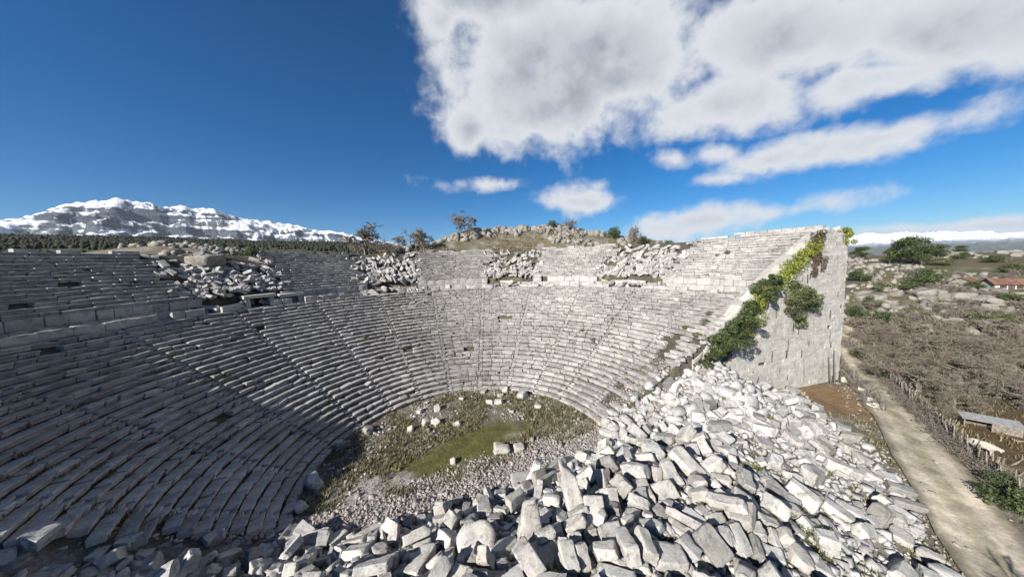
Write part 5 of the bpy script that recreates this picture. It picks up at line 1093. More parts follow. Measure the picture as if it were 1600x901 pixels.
def branching(trunk, crown, p, d, L, r, lev, top, rg, spread=.55, droop=.0, kids=(3, 4), rmin=.026):
    q = p; pts = [p]; rad = [r]; nseg = 3 if lev <= 2 else 2
    for k in range(nseg):
        d = (d + Vector(rg.normal(0, .13 if lev else .07, 3)) + Vector((0, 0, .05 - droop * lev))).normalized(); q = q + d * (L / nseg); pts.append(q); rad.append(r * (1 - .38 * (k + 1) / nseg))
    (trunk if lev <= 1 else crown).tube([tuple(v) for v in pts], rad, 5 if lev <= 1 else 3, float(rg.uniform(.8, 1.2)))
    if lev >= top: return
    for k in range(int(rg.integers(kids[0], kids[1] + 1))):
        i = int(rg.integers(1, nseg + 1)) if lev else nseg - (k % 2)
        ax = d.cross(Vector(rg.normal(size=3))).normalized()
        nd = (Matrix.Rotation(rg.uniform(.6, 1.25) * spread * 1.5, 3, ax) @ d).normalized()
        branching(trunk, crown, pts[i], nd, L * rg.uniform(.6, .82), max(rad[i] * .66, rmin), lev + 1, top, rg, spread, droop, kids, rmin)
def bare_tree(seed, H=6., spread=.6, top=5, kids=(3, 4), r0=None, low=.3, stems=1, droop=.0, rmin=.026):
    rg = np.random.default_rng(seed); T, Cn = Bag(), Bag()
    for s in range(stems):
        d = Vector((rg.normal(0, .12 + .3 * (stems > 1)), rg.normal(0, .12 + .3 * (stems > 1)), 1)).normalized()
        branching(T, Cn, Vector((0, 0, -.2)), d, H * low, r0 or H * .022, 0, top, rg, spread, droop, kids, rmin)
    root = link('bare_tree', None); T.build('trunk', M['bark'], root); Cn.build('crown', M['twig'], root); return root
def leafy(name, seed, mat, H, rx, n, size, ncl=26, z0=.25, trunk=True, cl=(.16, .3)):
    rg = np.random.default_rng(seed); root = link(name, None)
    Cl = clumps(rg, ncl, rx, rx, H * z0, H * .88, H * cl[0], H * cl[1]); V, F, t = leaves(Cl, n, size, seed)
    link('crown', mesh_from('crown', V, F, mat, tint=t), root)
    b = Bag(); b.tube([(0, 0, -.3), (.05, .02, H * .35), (0, 0, H * .7)], [H * .03, H * .022, H * .008], 5)
    for c in Cl[:7]: b.tube([(0, 0, H * .2), (c[0] * .5, c[1] * .5, (c[2] + H * .2) / 2), c[:3]], [H * .014, H * .01, H * .004], 3)
    b.build('trunk', M['bark'], root); return root
PROTO = {'bare': bare_tree(1, top=6, kids=(3, 3), rmin=.036, H=6.), 'bare2': bare_tree(2, spread=.75, top=6, kids=(3, 3), rmin=.036), 'barebush': bare_tree(3, H=3.6, spread=.8, top=4, stems=5, low=.34, r0=.05),
         'big': bare_tree(4, H=6.5, spread=.8, rmin=.012, top=7, kids=(3, 3), low=.26, droop=.01, r0=.15), 'dark': leafy('evergreen_bush', 5, M['dark_leaf'], 3., 1.6, 2600, .2),
         'pine': leafy('pine_tree', 6, M['dark_leaf'], 7., 2.2, 3600, .3, 34, .3, cl=(.1, .2)), 'olive': leafy('olive_bush', 7, M['olive_leaf'], 2.6, 1.5, 2200, .2)}
PH = {k: max(v.co.z for c in o.children for v in c.data.vertices) for k, o in PROTO.items()}
used = set()
def plant(kind, x, y, h, wide=1., name=None):
    src = PROTO[kind]
    if kind not in used: root = src; used.add(kind)
    else:
        root = src.copy(); COL.objects.link(root)
        for c in list(src.children): k = c.copy(); COL.objects.link(k); k.parent = root
    s = h / PH[kind]; root.location = (x, y, gz(x, y) - .1); root.scale = (s * wide, s * wide, s); root.rotation_euler = (0, 0, float(RNG.uniform(0, 6.28)))
    if name: root.name = name
    return root
def plant_px(kind, px, py, hpx, wide=1., far=600, name=None):
    x, y, z = spot(px, py, far); dep = proj((x, y, z))[2]
    return plant(kind, x, y, hpx * dep / FPX, wide, name)
def tagit(o, label, cat, group=None):
    o['label'] = label; o['category'] = cat
    if group: o['group'] = group
RIM = [('bare', 571, 392, 44, 1.5, 'large bare rounded tree standing alone behind the rim', 'tree'), ('bare2', 644, 381, 29, 1.3, 'left one of two bare trees growing side by side on the hill', 'tree'), ('bare', 662, 381, 29, 1.3, 'right one of two bare trees growing side by side on the hill', 'tree'),
       ('bare2', 733, 361, 26, 1.25, 'small bare tree alone on the left end of the rocky crest', 'tree'), ('bare', 625, 380, 15, .8, 'thin bare sapling left of the two bare trees', 'tree'),
       ('dark', 865, 366, 16, 1.0, 'small dark bush on the crest right of its middle', 'bush'), ('barebush', 890, 370, 20, .8, 'upright leafless shrub on the crest between small bushes', 'shrub'), ('dark', 906, 372, 10, 1.1, 'lowest dark bush beside the leafless shrub on the crest', 'bush'),
       ('dark', 957, 385, 20, 1.0, 'biggest dark green bush on the crest behind the rim', 'bush'), ('barebush', 988, 388, 28, .45, 'narrow upright grey shrub right of the biggest crest bush', 'shrub'), ('dark', 1008, 387, 16, 1.1, 'dark green bush right of the narrow grey shrub', 'bush'),
       ('dark', 1045, 387, 14, 1.0, 'small dark bush just left of the high right wing', 'bush'), ('dark', 645, 383, 9, 1.1, 'small green bush at the foot of the two bare trees', 'bush'), ('dark', 482, 394, 14, 1., 'small dark bush behind the rim left of the large bare tree', 'bush'),
       ('dark', 378, 408, 22, 1.2, 'left half of the dark spreading bush behind the left gap', 'bush'), ('dark', 402, 406, 26, 1.2, 'right half of the dark spreading bush behind the left gap', 'bush'),
       ('barebush', 600, 392, 22, 1.4, 'brown leafless scrub right of the large bare tree', 'shrub')]
RIM_D = {571: 88, 644: 82, 662: 82, 733: 88, 625: 80, 865: 92, 890: 92, 906: 92, 957: 88, 988: 84, 1008: 84, 1045: 80, 645: 81, 482: 78, 378: 74, 402: 72, 600: 80}
for k, px, py, h, w, lab, cat in RIM:
    # stand it on the hill along its line of sight, at its own distance
    d = RIM_D[px]; c_, s_ = math.cos(ROLL), math.sin(ROLL); xx = (px - 800) / FPX; yy = -(py - 450.5) / FPX
    a = math.atan2(c_ * xx - s_ * yy, math.cos(PITCH) + math.sin(PITCH) * (s_ * xx + c_ * yy))
    x, y = d * math.sin(a), d * math.cos(a); dep = proj((x, y, gz(x, y)))[2]; o = plant(k, x, y, h * dep / FPX * (1.3 if 'bare' in k else 1), w)
    tagit(o, lab, cat, 'trees and bushes behind the rim')
EAST = [('pine', 1426, 412, 46, 1.2), ('pine', 1405, 410, 38, 1.0), ('pine', 1390, 412, 24, .8), ('pine', 1344, 404, 20, 1.5), ('pine', 1466, 402, 22, 1.3), ('pine', 1501, 396, 14, 1.4), ('pine', 1440, 414, 34, 1.),
        ('dark', 1440, 448, 32, .9), ('dark', 1522, 452, 14, 1.2), ('olive', 1533, 506, 20, 1.2), ('dark', 1415, 455, 18, 1.2), ('dark', 1362, 480, 20, .8), ('dark', 1368, 512, 28, 1.3), ('dark', 1586, 428, 18, 1.3),
        ('olive', 1425, 492, 14, 1.4), ('dark', 1345, 440, 20, 1.2), ('olive', 1380, 455, 16, 1.2), ('dark', 1500, 405, 12, 1.3), ('dark', 1550, 410, 13, 1.3), ('olive', 1470, 415, 14, 1.4), ('olive', 1350, 560, 18, 1.3), ('dark', 1380, 590, 14, 1.5), ('olive', 1450, 545, 16, 1.6), ('olive', 1520, 575, 16, 1.6), ('dark', 1495, 515, 16, 1.4), ('olive', 1575, 505, 16, 1.6), ('olive', 1400, 510, 16, 1.5), ('dark', 1340, 495, 18, 1.3), ('olive', 1585, 470, 14, 1.6)]
BARE = [('big', 1436, 612, 62), ('big', 1500, 600, 66), ('big', 1560, 622, 60), ('big', 1395, 575, 42), ('big', 1470, 560, 48), ('big', 1530, 560, 50), ('big', 1585, 580, 54), ('big', 1418, 545, 38), ('big', 1365, 545, 30), ('big', 1600, 640, 60),
        ('big', 1490, 640, 48), ('big', 1448, 650, 34), ('bare2', 1345, 520, 26), ('bare', 1400, 520, 28), ('bare2', 1450, 530, 30), ('bare', 1500, 530, 30), ('bare2', 1560, 530, 32), ('big', 1545, 590, 52), ('bare', 1595, 545, 34), ('bare2', 1380, 530, 28)]
g_ = np.random.default_rng(31)
for _ in range(45):
    px = float(g_.uniform(1335, 1600)); py = float(g_.uniform(400, 535)); BARE.append((('barebush', 'bare2', 'barebush')[int(g_.integers(0, 3))], px, py, float(g_.uniform(.55, 1.0) * (8 + (py - 395) * .16))))
def east_zone(x, y):
    r_ = 'on the far ridge' if y < 415 else 'on the upper slope' if y < 450 else 'among the pale outcrops' if y < 505 else 'in the thicket below' if y < 560 else 'just beyond the fence'
    c = 'right behind the tall wall' if x < 1385 else 'between wall and pines' if x < 1410 and y < 430 else 'above the track' if x < 1455 else 'left of the red roofs' if x < 1500 else 'beneath the red roofs' if x < 1560 else 'at the right edge'
    return f'{r_} {c}'
it = {'e': [], 'b': []}
for k, px, py, h, w in EAST:
    o = plant_px(k, px, py, h, w); s = 'tall' if h > 30 else 'low' if h < 16 else 'middling'
    it['e'].append((o, {'pine': f'{s} dark pine', 'dark': f'{s} dark green bush', 'olive': f'{s} olive green bush'}[k]))
for b in BARE:
    k, px, py, h = b; o = plant_px(k, px, py, h, 1.45 if k == 'big' else 1.35); s = 'wide' if h > 44 else 'small' if h < 22 else 'medium'
    it['b'].append((o, f'{s} leafless grey ' + ('shrub' if k == 'barebush' else 'tree')))
name_all(it['e'], east_zone, 'tree', 'evergreens on the eastern slope')
name_all(it['b'], east_zone, 'tree', 'leafless trees on the eastern slope')

# plants on the wall
wa = math.radians(AZ1); WU = np.array([math.sin(wa), math.cos(wa)]); WN = np.array([math.cos(wa), -math.sin(wa)])
def on_wall(u, w, z): return (CX + WU[0] * u + WN[0] * w, CY + WU[1] * u + WN[1] * w, z)
def wall_plant(name, label, cat, spots_, n, size, mat, seed, stem=True):
    """spots: (u along wall, z, radius along, radius out, radius up)"""
    rg = np.random.default_rng(seed); cs = []
    for u, z, ru, ro, rz, m in spots_:
        for _ in range(m):
            a = rg.normal(0, .42, 3); s = rg.uniform(.22, .45)
            x, y, zz = on_wall(u + a[0] * ru, max(.05, .1 + abs(a[1]) * ro), z + a[2] * rz)
            cs.append((x, y, zz, s * ru * .8 + .12, s * ru * .6 + .12, s * rz * .7 + .12))
    V, F, t = leaves(cs, n, size, seed); c0 = np.array([spots_[0][0], 0, spots_[0][1]]); base = on_wall(c0[0], .05, c0[2])
    root = link(name, None, loc=base, label=label, cat=cat)
    link('foliage', mesh_from('foliage', V - np.array(base), F, mat, tint=t), root)
    b = Bag()
    for c in cs[::max(1, len(cs) // 9)]: b.tube([(0, 0, -.3), tuple((np.array(c[:3]) - base) * .5 + np.array([0, 0, -.1])), tuple(np.array(c[:3]) - base)], [.05, .035, .015], 4)
    b.build('stem', M['bark'], root)
wall_plant('ivy', 'yellow-green ivy running down the sloping top of the wall', 'ivy', [(u, top_right(u) - .35 - .5 * (i % 2), 1.1, .35, 1.1 + .5 * (i % 3 == 0), 14) for i, u in enumerate(np.arange(34.6, 45.5, .6))], 9000, .17, M['ivy'], 51)
wall_plant('ivy', 'bright ivy hanging below the dark bush at the wall foot', 'ivy', [(29.6, 4.2, .7, .3, 1.5, 5), (34.0, 10.2, .9, .4, 1.8, 8), (32.6, 8.8, .6, .3, 1.0, 4)], 2600, .17, M['ivy'], 52)
wall_plant('ivy', 'round ivy tuft on the outer top corner of the wall', 'ivy', [(50.8, 20.2, .8, .6, .9, 8), (51.3, 19.4, .5, .6, .8, 4)], 1300, .17, M['ivy'], 53)
wall_plant('wall_bush', 'big dark green bush growing from the lower wall edge', 'bush', [(29.4, 7.4, 2.0, 1.9, 1.5, 18), (31.4, 8.7, 2.1, 1.9, 1.8, 20), (33.4, 10.4, 1.8, 1.5, 1.7, 14), (27.4, 6.2, 1.4, 1.5, 1.1, 10)], 15000, .18, M['dark_leaf'], 54)
wall_plant('wall_bush', 'dark bush bulging from the upper slope amid the ivy', 'bush', [(35.8, 12.8, 1.6, 1.0, 1.7, 14), (37.0, 14.6, 1.2, .8, 1.2, 9)], 6000, .18, M['dark_leaf'], 55)
wall_plant('wall_bush', 'olive green bush hanging in the middle of the wall', 'bush', [(42.0, 12.6, 2.3, 1.5, 1.7, 20), (44.4, 11.6, 2.0, 1.2, 1.4, 14), (41.6, 10.6, 1.6, 1.1, 1.6, 10), (43.0, 8.9, 1.2, .6, 1.2, 8)], 11000, .17, M['olive_leaf'], 56)
wall_plant('dry_creeper', 'withered brown creeper hanging below the wall top', 'creeper', [(45.4, 19.6, 1.0, .5, 1.2, 10), (45.3, 17.6, .8, .4, 1.6, 10), (45.0, 15.4, .6, .3, 1.4, 7), (46.6, 16.4, .7, .3, 1.0, 5)], 6000, .12, M['brown_leaf'], 57)
for i, (az_, row, s_) in enumerate(((71, 22, .8), (70, 24, .6), (72.5, 19, .7), (68, 20, .5), (62, 38, .6), (60.5, 37, .5), (7, 3, .3), (-46, 16, .5), (44, 13, .5), (38, 15, .45))):
    r = R0 + row * ROW_D if row < N_LOW else R_UP + (row - N_LOW) * UP_D; z = row * ROW_H if row < N_LOW else Z_UP + (row - N_LOW) * ROW_H
    x, y = pol(r + .1, az_); rg = np.random.default_rng(60 + i); V, F, t = leaves([(rg.normal(0, s_ * .12), rg.normal(0, s_ * .12), .35 + s_ * .2, s_ * .7, s_ * .7, s_ * .45) for _ in range(5)], 420, .11, 60 + i)
    o = link('weed_clump', mesh_from('weed_clump', V, F, M['olive_leaf'], tint=t), loc=(x, y, z))
    it.setdefault('w', []).append((o, ('large' if s_ > .6 else 'small' if s_ < .5 else 'low') + ' green weed clump growing on the seat rows'))
name_all(it['w'], lambda x, y: 'beside the ivy wall' if x > 1080 and y > 420 else 'in the high right wing' if y < 420 else 'left of centre' if x < 760 else 'in the lower right rows' if x > 850 else 'near the front row', 'weed', 'weed clumps on the seat rows')
# scrub plants inside orchestra
for i, (px, py, s_, k, lab) in enumerate(((472, 780, .9, 'olive_leaf', 'pale green scrub bush at the shaded foot of the rows'), (512, 735, 1.1, 'brown_leaf', 'brown thorny shrub beside the shaded front row'), (500, 765, .8, 'brown_leaf', 'low withered shrub in the shaded orchestra corner'),
        (690, 600, .7, 'brown_leaf', 'withered shrub at the foot of the middle rows'), (1245, 822, .8, 'olive_leaf', 'mossy green cushion plant between blocks on the right of the heap'), (1232, 800, .6, 'olive_leaf', 'small green cushion plant above the mossy one'), (905, 655, .5, 'brown_leaf', 'brown weeds beside the path below the right rows'))):
    x, y, z = spot(px, py); rg = np.random.default_rng(80 + i); V, F, t = leaves([(rg.normal(0, s_ * .6), rg.normal(0, s_ * .6), s_ * rg.uniform(.1, .5), s_ * .5, s_ * .5, s_ * .35) for _ in range(8)], 700, .09, 80 + i)
    link('shrub', mesh_from('shrub', V, F, M[k], tint=t), loc=(x, y, z), label=lab, cat='shrub')

# ------------------------------------------------------------------ far woods and mountains
def far_wood():
    rg = np.random.default_rng(90); P = []; T = []
    ico = np.array([(0, 0, 1.1), (.9, 0, .3), (.28, .85, .3), (-.73, .53, .3), (-.73, -.53, .3), (.28, -.85, .3), (.5, .5, -.5), (-.2, .7, -.5), (-.7, 0, -.5), (-.2, -.7, -.5), (.5, -.4, -.5)])
    Fi = [(0, 1, 2), (0, 2, 3), (0, 3, 4), (0, 4, 5), (0, 5, 1), (1, 6, 2), (2, 7, 3), (3, 8, 4), (4, 9, 5), (5, 10, 1), (6, 7, 2), (7, 8, 3), (8, 9, 4), (9, 10, 5), (10, 6, 1)]
    n = 0; Vs = []
    a = np.radians(rg.uniform(-84, -17, 60000)); d = 190 + 1700 * rg.uniform(0, 1, 60000) ** 1.5; x = d * np.sin(a); y = d * np.cos(a)
    den = fbm(x / 130, y / 130, 4, 71) + .5 * smooth(260, 600, d) - .22
    keep = (den > rg.uniform(-.15, .25, len(x))) & (d > 200 + 160 * rg.random(len(x))); x, y, d = x[keep][:22000], y[keep][:22000], d[keep][:22000]; z = terrain(x, y)
    h = rg.uniform(1.0, 2.9, len(x)) * (1 + .5 * smooth(300, 900, d))
    V = ico[None] * (1 + rg.uniform(-.3, .3, (len(x), len(ico), 1))) * np.stack([h * .85, h * .85, h], 1)[:, None] + np.stack([x, y, z + h * .6], 1)[:, None]
    F = (np.array(Fi)[None] + (np.arange(len(x)) * len(ico))[:, None, None]).reshape(-1, 3)
    link('distant_wood', mesh_from('distant_wood', V.reshape(-1, 3), F, M['wood_far'], tint=np.repeat(rg.uniform(.6, 1.3, len(x)), len(ico))), kind='stuff')
M['wood_far'] = plain_mat('wood_crown', (.026, .032, .016), (.05, .052, .028), .3, .9, tint=True)
far_wood()
def el_az(px, py):
    c, s = math.cos(ROLL), math.sin(ROLL); x = (px - 800) / FPX; y = -(py - 450.5) / FPX; x, y = c * x - s * y, s * x + c * y
    c, s = math.cos(PITCH), math.sin(PITCH); v = (x, c + s * y, -s + c * y); return math.atan2(v[0], v[1]), v[2] / math.hypot(v[0], v[1])
def mountain_mat(name, rock1, rock2, snow_lo, snow_hi, band, low, cut=.8):
    m, nt, b = new_mat(name, .8); nb = NB(nt); tc = nb.N.new('ShaderNodeTexCoord'); geo = nb.N.new('ShaderNodeNewGeometry')
    sp = nb.N.new('ShaderNodeSeparateXYZ'); nb.L.new(tc.outputs['Object'], sp.inputs[0]); sn = nb.N.new('ShaderNodeSeparateXYZ'); nb.L.new(geo.outputs['Normal'], sn.inputs[0])
    n1 = nb.noise(tc.outputs['Object'], .0022, 8, .65); n2 = nb.noise(tc.outputs['Object'], .009, 6, .7)
    cb = nb.N.new('ShaderNodeCombineXYZ'); nb.L.new(nb.math('MULTIPLY', sp.outputs[2], band), cb.inputs[2]); nb.L.new(nb.math('MULTIPLY', sp.outputs[0], .0006), cb.inputs[0])
    strata = nb.noise(cb.outputs[0], 1.0, 5, .7, .3)
    rock = nb.mix(nb.rng(strata, .4, .6), rock1, rock2)
    up = nb.math('ADD', sn.outputs[2], nb.math('ADD', nb.math('MULTIPLY', nb.math('SUBTRACT', n2, .5), .7), nb.math('ADD', nb.math('MULTIPLY', nb.math('SUBTRACT', n1, .5), .7), nb.math('MULTIPLY', nb.math('SUBTRACT', strata, .5), 1.1))))
    sn1 = nb.rng(up, cut - .08, cut + .04); hgt = nb.math('ADD', sp.outputs[2], nb.math('MULTIPLY', nb.math('SUBTRACT', n1, .5), snow_hi - snow_lo))
    sn2 = nb.rng(hgt, snow_lo, snow_hi); c = nb.mix(nb.math('MULTIPLY', sn1, sn2), rock, (.86, .88, .92))
    c = nb.mix(nb.rng(hgt, low * .75, low), (.05, .055, .03), c)
    nb.L.new(c, b.inputs['Base Color']); nb.bump(nb.math('ADD', n2, nb.noise(tc.outputs['Object'], .03, 5, .75)), b, .9, 60); return m
def mountain(name, ridge, d0, d1, d2, z0, mat, rough, cliff, seed, ext):
    K = np.array([el_az(p[0], p[1] + (3 if rough < 200 else 0)) for p in ridge]); a0, a1 = K[0, 0] - ext[0], K[-1, 0] + ext[1]
    A = np.linspace(a0, a1, 520); el = np.interp(A, np.r_[a0, K[:, 0], a1], np.r_[K[0, 1] * .6, K[:, 1], K[-1, 1] * .6])
    nd = 110; t = np.linspace(0, 1, nd); V = []
    D = np.where(t < .62, d0 + (d1 - d0) * (t / .62), d1 + (d2 - d1) * ((t - .62) / .38))
    AA, DD = np.meshgrid(A, D, indexing='ij'); X = DD * np.sin(AA); Y = DD * np.cos(AA); Hr = (el * d1 + CAMZ)[:, None]
    f = np.where(DD <= d1, (DD - d0) / (d1 - d0), 1 - .7 * (DD - d1) / (d2 - d1)); g = np.clip(f, 0, 1)
    prof = .42 * g + .58 * smooth(cliff[0], cliff[1], g + .18 * fbm(X / 900, Y / 900, 4, seed))
    terr = 1 + 0 * g; k = 5.; st = (np.floor(prof * k) + smooth(.15, .6, prof * k - np.floor(prof * k))) / k; prof = prof * .35 + st * .65
    rdg = 1 - np.abs(fbm(X / 620, Y / 620, 5, seed + 3)) * 2
    edge = smooth(0, .25, g) * smooth(1.0, .9, np.where(DD <= d1, g, .9)) 
    Z = z0 + (Hr - z0) * prof + rough * (rdg - .6) * edge * .55 + rough * .4 * (.5 - np.abs(fbm(X / 170, Y / 170, 5, seed + 5)) * 1.6) * edge + rough * .2 * fbm(X / 60, Y / 60, 3, seed + 8) * smooth(0, .2, g)
    n, m = Z.shape; V = np.stack([X, Y, Z], -1).reshape(-1, 3); i = np.arange(n - 1)[:, None]; j = np.arange(m - 1)[None]
    F = np.stack([i * m + j, (i + 1) * m + j, (i + 1) * m + j + 1, i * m + j + 1], -1).reshape(-1, 4)[:, ::-1]
    link(name, mesh_from(name, V, F, mat), kind='structure')
mountain('snowy_mountain', [(0, 351), (20, 349), (50, 345), (75, 336), (90, 331), (120, 327), (150, 323), (180, 318), (210, 320), (240, 321), (254, 327), (262, 327), (275, 325), (292, 328), (305, 333), (335, 333), (350, 338), (368, 341), (400, 346), (430, 352), (480, 360), (520, 364), (560, 372), (600, 379), (640, 386)],
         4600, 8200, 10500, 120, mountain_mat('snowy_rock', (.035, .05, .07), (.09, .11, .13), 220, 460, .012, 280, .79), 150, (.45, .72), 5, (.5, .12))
mountain('far_range', [(1180, 372), (1250, 368), (1335, 370), (1360, 366), (1385, 369), (1410, 365), (1440, 367), (1475, 364), (1500, 366), (1530, 363), (1560, 366), (1600, 365)],
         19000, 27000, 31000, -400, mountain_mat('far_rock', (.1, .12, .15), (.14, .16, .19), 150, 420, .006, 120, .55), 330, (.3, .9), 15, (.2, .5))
# ------------------------------------------------------------------ fence, track side, animals, houses
FENCE = [spot(px, py) for px, py in ((1326, 536), (1345, 552), (1372, 578), (1400, 604), (1430, 634), (1462, 664), (1490, 690), (1520, 716), (1550, 741), (1580, 766), (1612, 794))]
def make_fence():
    x0, y0, z0 = FENCE[0]; root = link('wooden_fence', None, loc=(x0, y0, z0), label='long rickety fence of upright weathered poles along the dirt track', cat='fence')
    P = np.array(FENCE); s = np.r_[0, np.cumsum(np.hypot(*np.diff(P[:, :2], axis=0).T))]; t = 0; rg = np.random.default_rng(40); prev = None
    while t < s[-1]:
        x = np.interp(t, s, P[:, 0]) + rg.normal(0, .07); y = np.interp(t, s, P[:, 1]) + rg.normal(0, .07); z = gz(x, y); h = rg.uniform(1.1, 1.75)
        b = Bag(); lean = rg.normal(0, .13, 2); b.tube([(x - x0, y - y0, z - z0 - .2), (x - x0 + lean[0] * .5, y - y0 + lean[1] * .5, z - z0 + h * .5), (x - x0 + lean[0], y - y0 + lean[1], z - z0 + h)], [.06, .055, .04], 5, float(rg.uniform(.6, 1.3)))
        b.build('post', M['wood'], root); t += rg.uniform(.28, .5)
    for hh in (.45, 1.0):
        t = 0
        while t < s[-1] - 2:
            L = rg.uniform(2.2, 3.6); pts = []
            for q in np.linspace(t - .15, min(t + L, s[-1]), 5):
                x = np.interp(q, s, P[:, 0]); y = np.interp(q, s, P[:, 1]); pts.append((x - x0 + .05, y - y0, gz(x, y) - z0 + hh + rg.normal(0, .06)))
            b = Bag(); b.tube(pts, .04, 5, float(rg.uniform(.7, 1.3))); b.build('rail', M['wood'], root); t += L
    # brushwood heaped along its foot, coloured dark to stand in for the fence's shadow
    cl = []
    for q in np.arange(0, s[-1], .3):
        x = np.interp(q, s, P[:, 0]) + rg.normal(0, .25); y = np.interp(q, s, P[:, 1]) + rg.normal(0, .25); cl.append((x, y, gz(x, y) + .2, .4, .4, rg.uniform(.2, .45)))
        for w_ in (.5, 1.0): cl.append((x - w_ * .7, y + w_ * .6, gz(x - w_, y + w_ * .6) + .1, .35, .35, .15))
    Bg = Bag()
    for c in cl:
        for _ in range(9):
            d = rg.normal(0, .45, 3); d[2] = abs(d[2]) * .8; a = np.array(c[:3]) + rg.normal(0, .25, 3); Bg.tube([tuple(a - d * .6), tuple(a + d * .2 + rg.normal(0, .08, 3)), tuple(a + d)], [.018, .014, .008], 3, float(rg.uniform(.25, .8)))
    Bg.build('brushwood', M['bark'], kind='stuff')
    V, F, tt = leaves([c for i, c in enumerate(cl) if i % 3], 16000, .13, 41); link('fence_undergrowth', mesh_from('fence_undergrowth', V, F, M['brown_leaf'], tint=tt), kind='stuff')
make_fence()
def dry_hedge():
    pts = [spot(px, py) for px, py in ((1308, 566), (1322, 580), (1338, 598), (1350, 614), (1362, 630), (1374, 641))]; rg = np.random.default_rng(44)
    P = np.array(pts); s = np.r_[0, np.cumsum(np.hypot(*np.diff(P[:, :2], axis=0).T))]; b = Bag(); x0, y0, z0 = pts[0]
    for q in np.arange(0, s[-1], .09):
        x = np.interp(q, s, P[:, 0]) + rg.normal(0, .35); y = np.interp(q, s, P[:, 1]) + rg.normal(0, .35); z = gz(x, y); d = rg.normal(0, .6, 3); d[2] = abs(d[2]) * .9
        for _ in range(3):
            d2 = d + rg.normal(0, .3, 3); b.tube([(x - x0, y - y0, z - z0), tuple(np.array([x - x0, y - y0, z - z0 + .25]) + d2 * .5), tuple(np.array([x - x0, y - y0, z - z0 + .3]) + d2)], [.03, .02, .01], 3, float(rg.uniform(.4, 1.1)))
    o = b.build('dead_hedge', M['bark'], loc=(x0, y0, z0)); tagit(o, 'dead hedge of dark brushwood between the brown patch and the track', 'hedge')
    for i, (px, py, lab) in enumerate(((1347, 612, 'white stone poking out of the middle of the dead hedge'), (1358, 627, 'pale squared stone near the lower end of the dead hedge'), (1364, 636, 'lowest pale stone in the dead hedge'), (1290, 590, 'flat pale stone at the foot of the leaning poles'), (1318, 596, 'grey stone at the hedge beside the wall corner'))):
        x, y, z = spot(px, py); V, F = stone_shape(1300 + i, (.8, .6, .5), 4, 1.4, 4, .2); o = link('stone', mesh_from('stone', V, F, M['block']), loc=(x, y, z + .2), label=lab, cat='stone'); o.rotation_euler = (.2, .3, i); o.color = (1.2, 1.18, 1.1, 1)
dry_hedge()
for i, (u0, u1, lab) in enumerate(((48.2, 48.9, 'left one of two dark poles leaning against the wall corner'), (49.0, 49.9, 'right, longer one of two dark poles leaning on the wall'))):
    b = Bag(); p0 = on_wall(u0, .9, gz(*on_wall(u0, .9, 0)[:2])); p1 = on_wall(u1, .12, 3.6 + i * .8); b.tube([(0, 0, 0), tuple(np.array(p1) - p0)], [.09, .06], 6, .5)
    o = b.build('pole', M['wood'], loc=p0); tagit(o, lab, 'pole', 'poles leaning on the end wall')
def shed():
    x, y, z = spot(1545, 672); root = link('animal_shelter', None, loc=(x, y, z), label='low lean-to animal shelter with slatted side and grey sheet roof', cat='shelter'); root.rotation_euler = (0, 0, -.75); root.scale = (.8,) * 3
    def bx(n, c, d, m, t=1., M_=None): b = Bag(); b.box(c, d, tint=t, M=M_); return b.build(n, m, root)
    for sx in (-1.9, 0, 1.9):
        for sy in (-.7, .7): bx('post', (sx, sy, .55 + .1 * (sy > 0)), (.1, .1, 1.1 + .2 * (sy > 0)), M['wood'], .9)
    bx('roof_sheet', (0, 0, 1.26), (4.3, 1.9, .05), M['tin'], 1, Matrix.Rotation(.13, 4, 'X')); bx('back_panel', (0, .72, .6), (3.8, .06, 1.15), M['wood'], .7); bx('end_panel', (-1.93, 0, .55), (.06, 1.4, 1.0), M['tin'], .8); bx('end_panel', (1.95, 0, .55), (.06, 1.4, 1.0), M['wood'], .9)
    for k in range(7): bx('slat', (.95, -.76, .12 + k * .145), (1.9, .04, .085), M['wood'], 1.3)
M['tin'] = plain_mat('grey_sheet', (.26, .26, .255), (.42, .42, .41), 4, .55, tint=True)
shed()
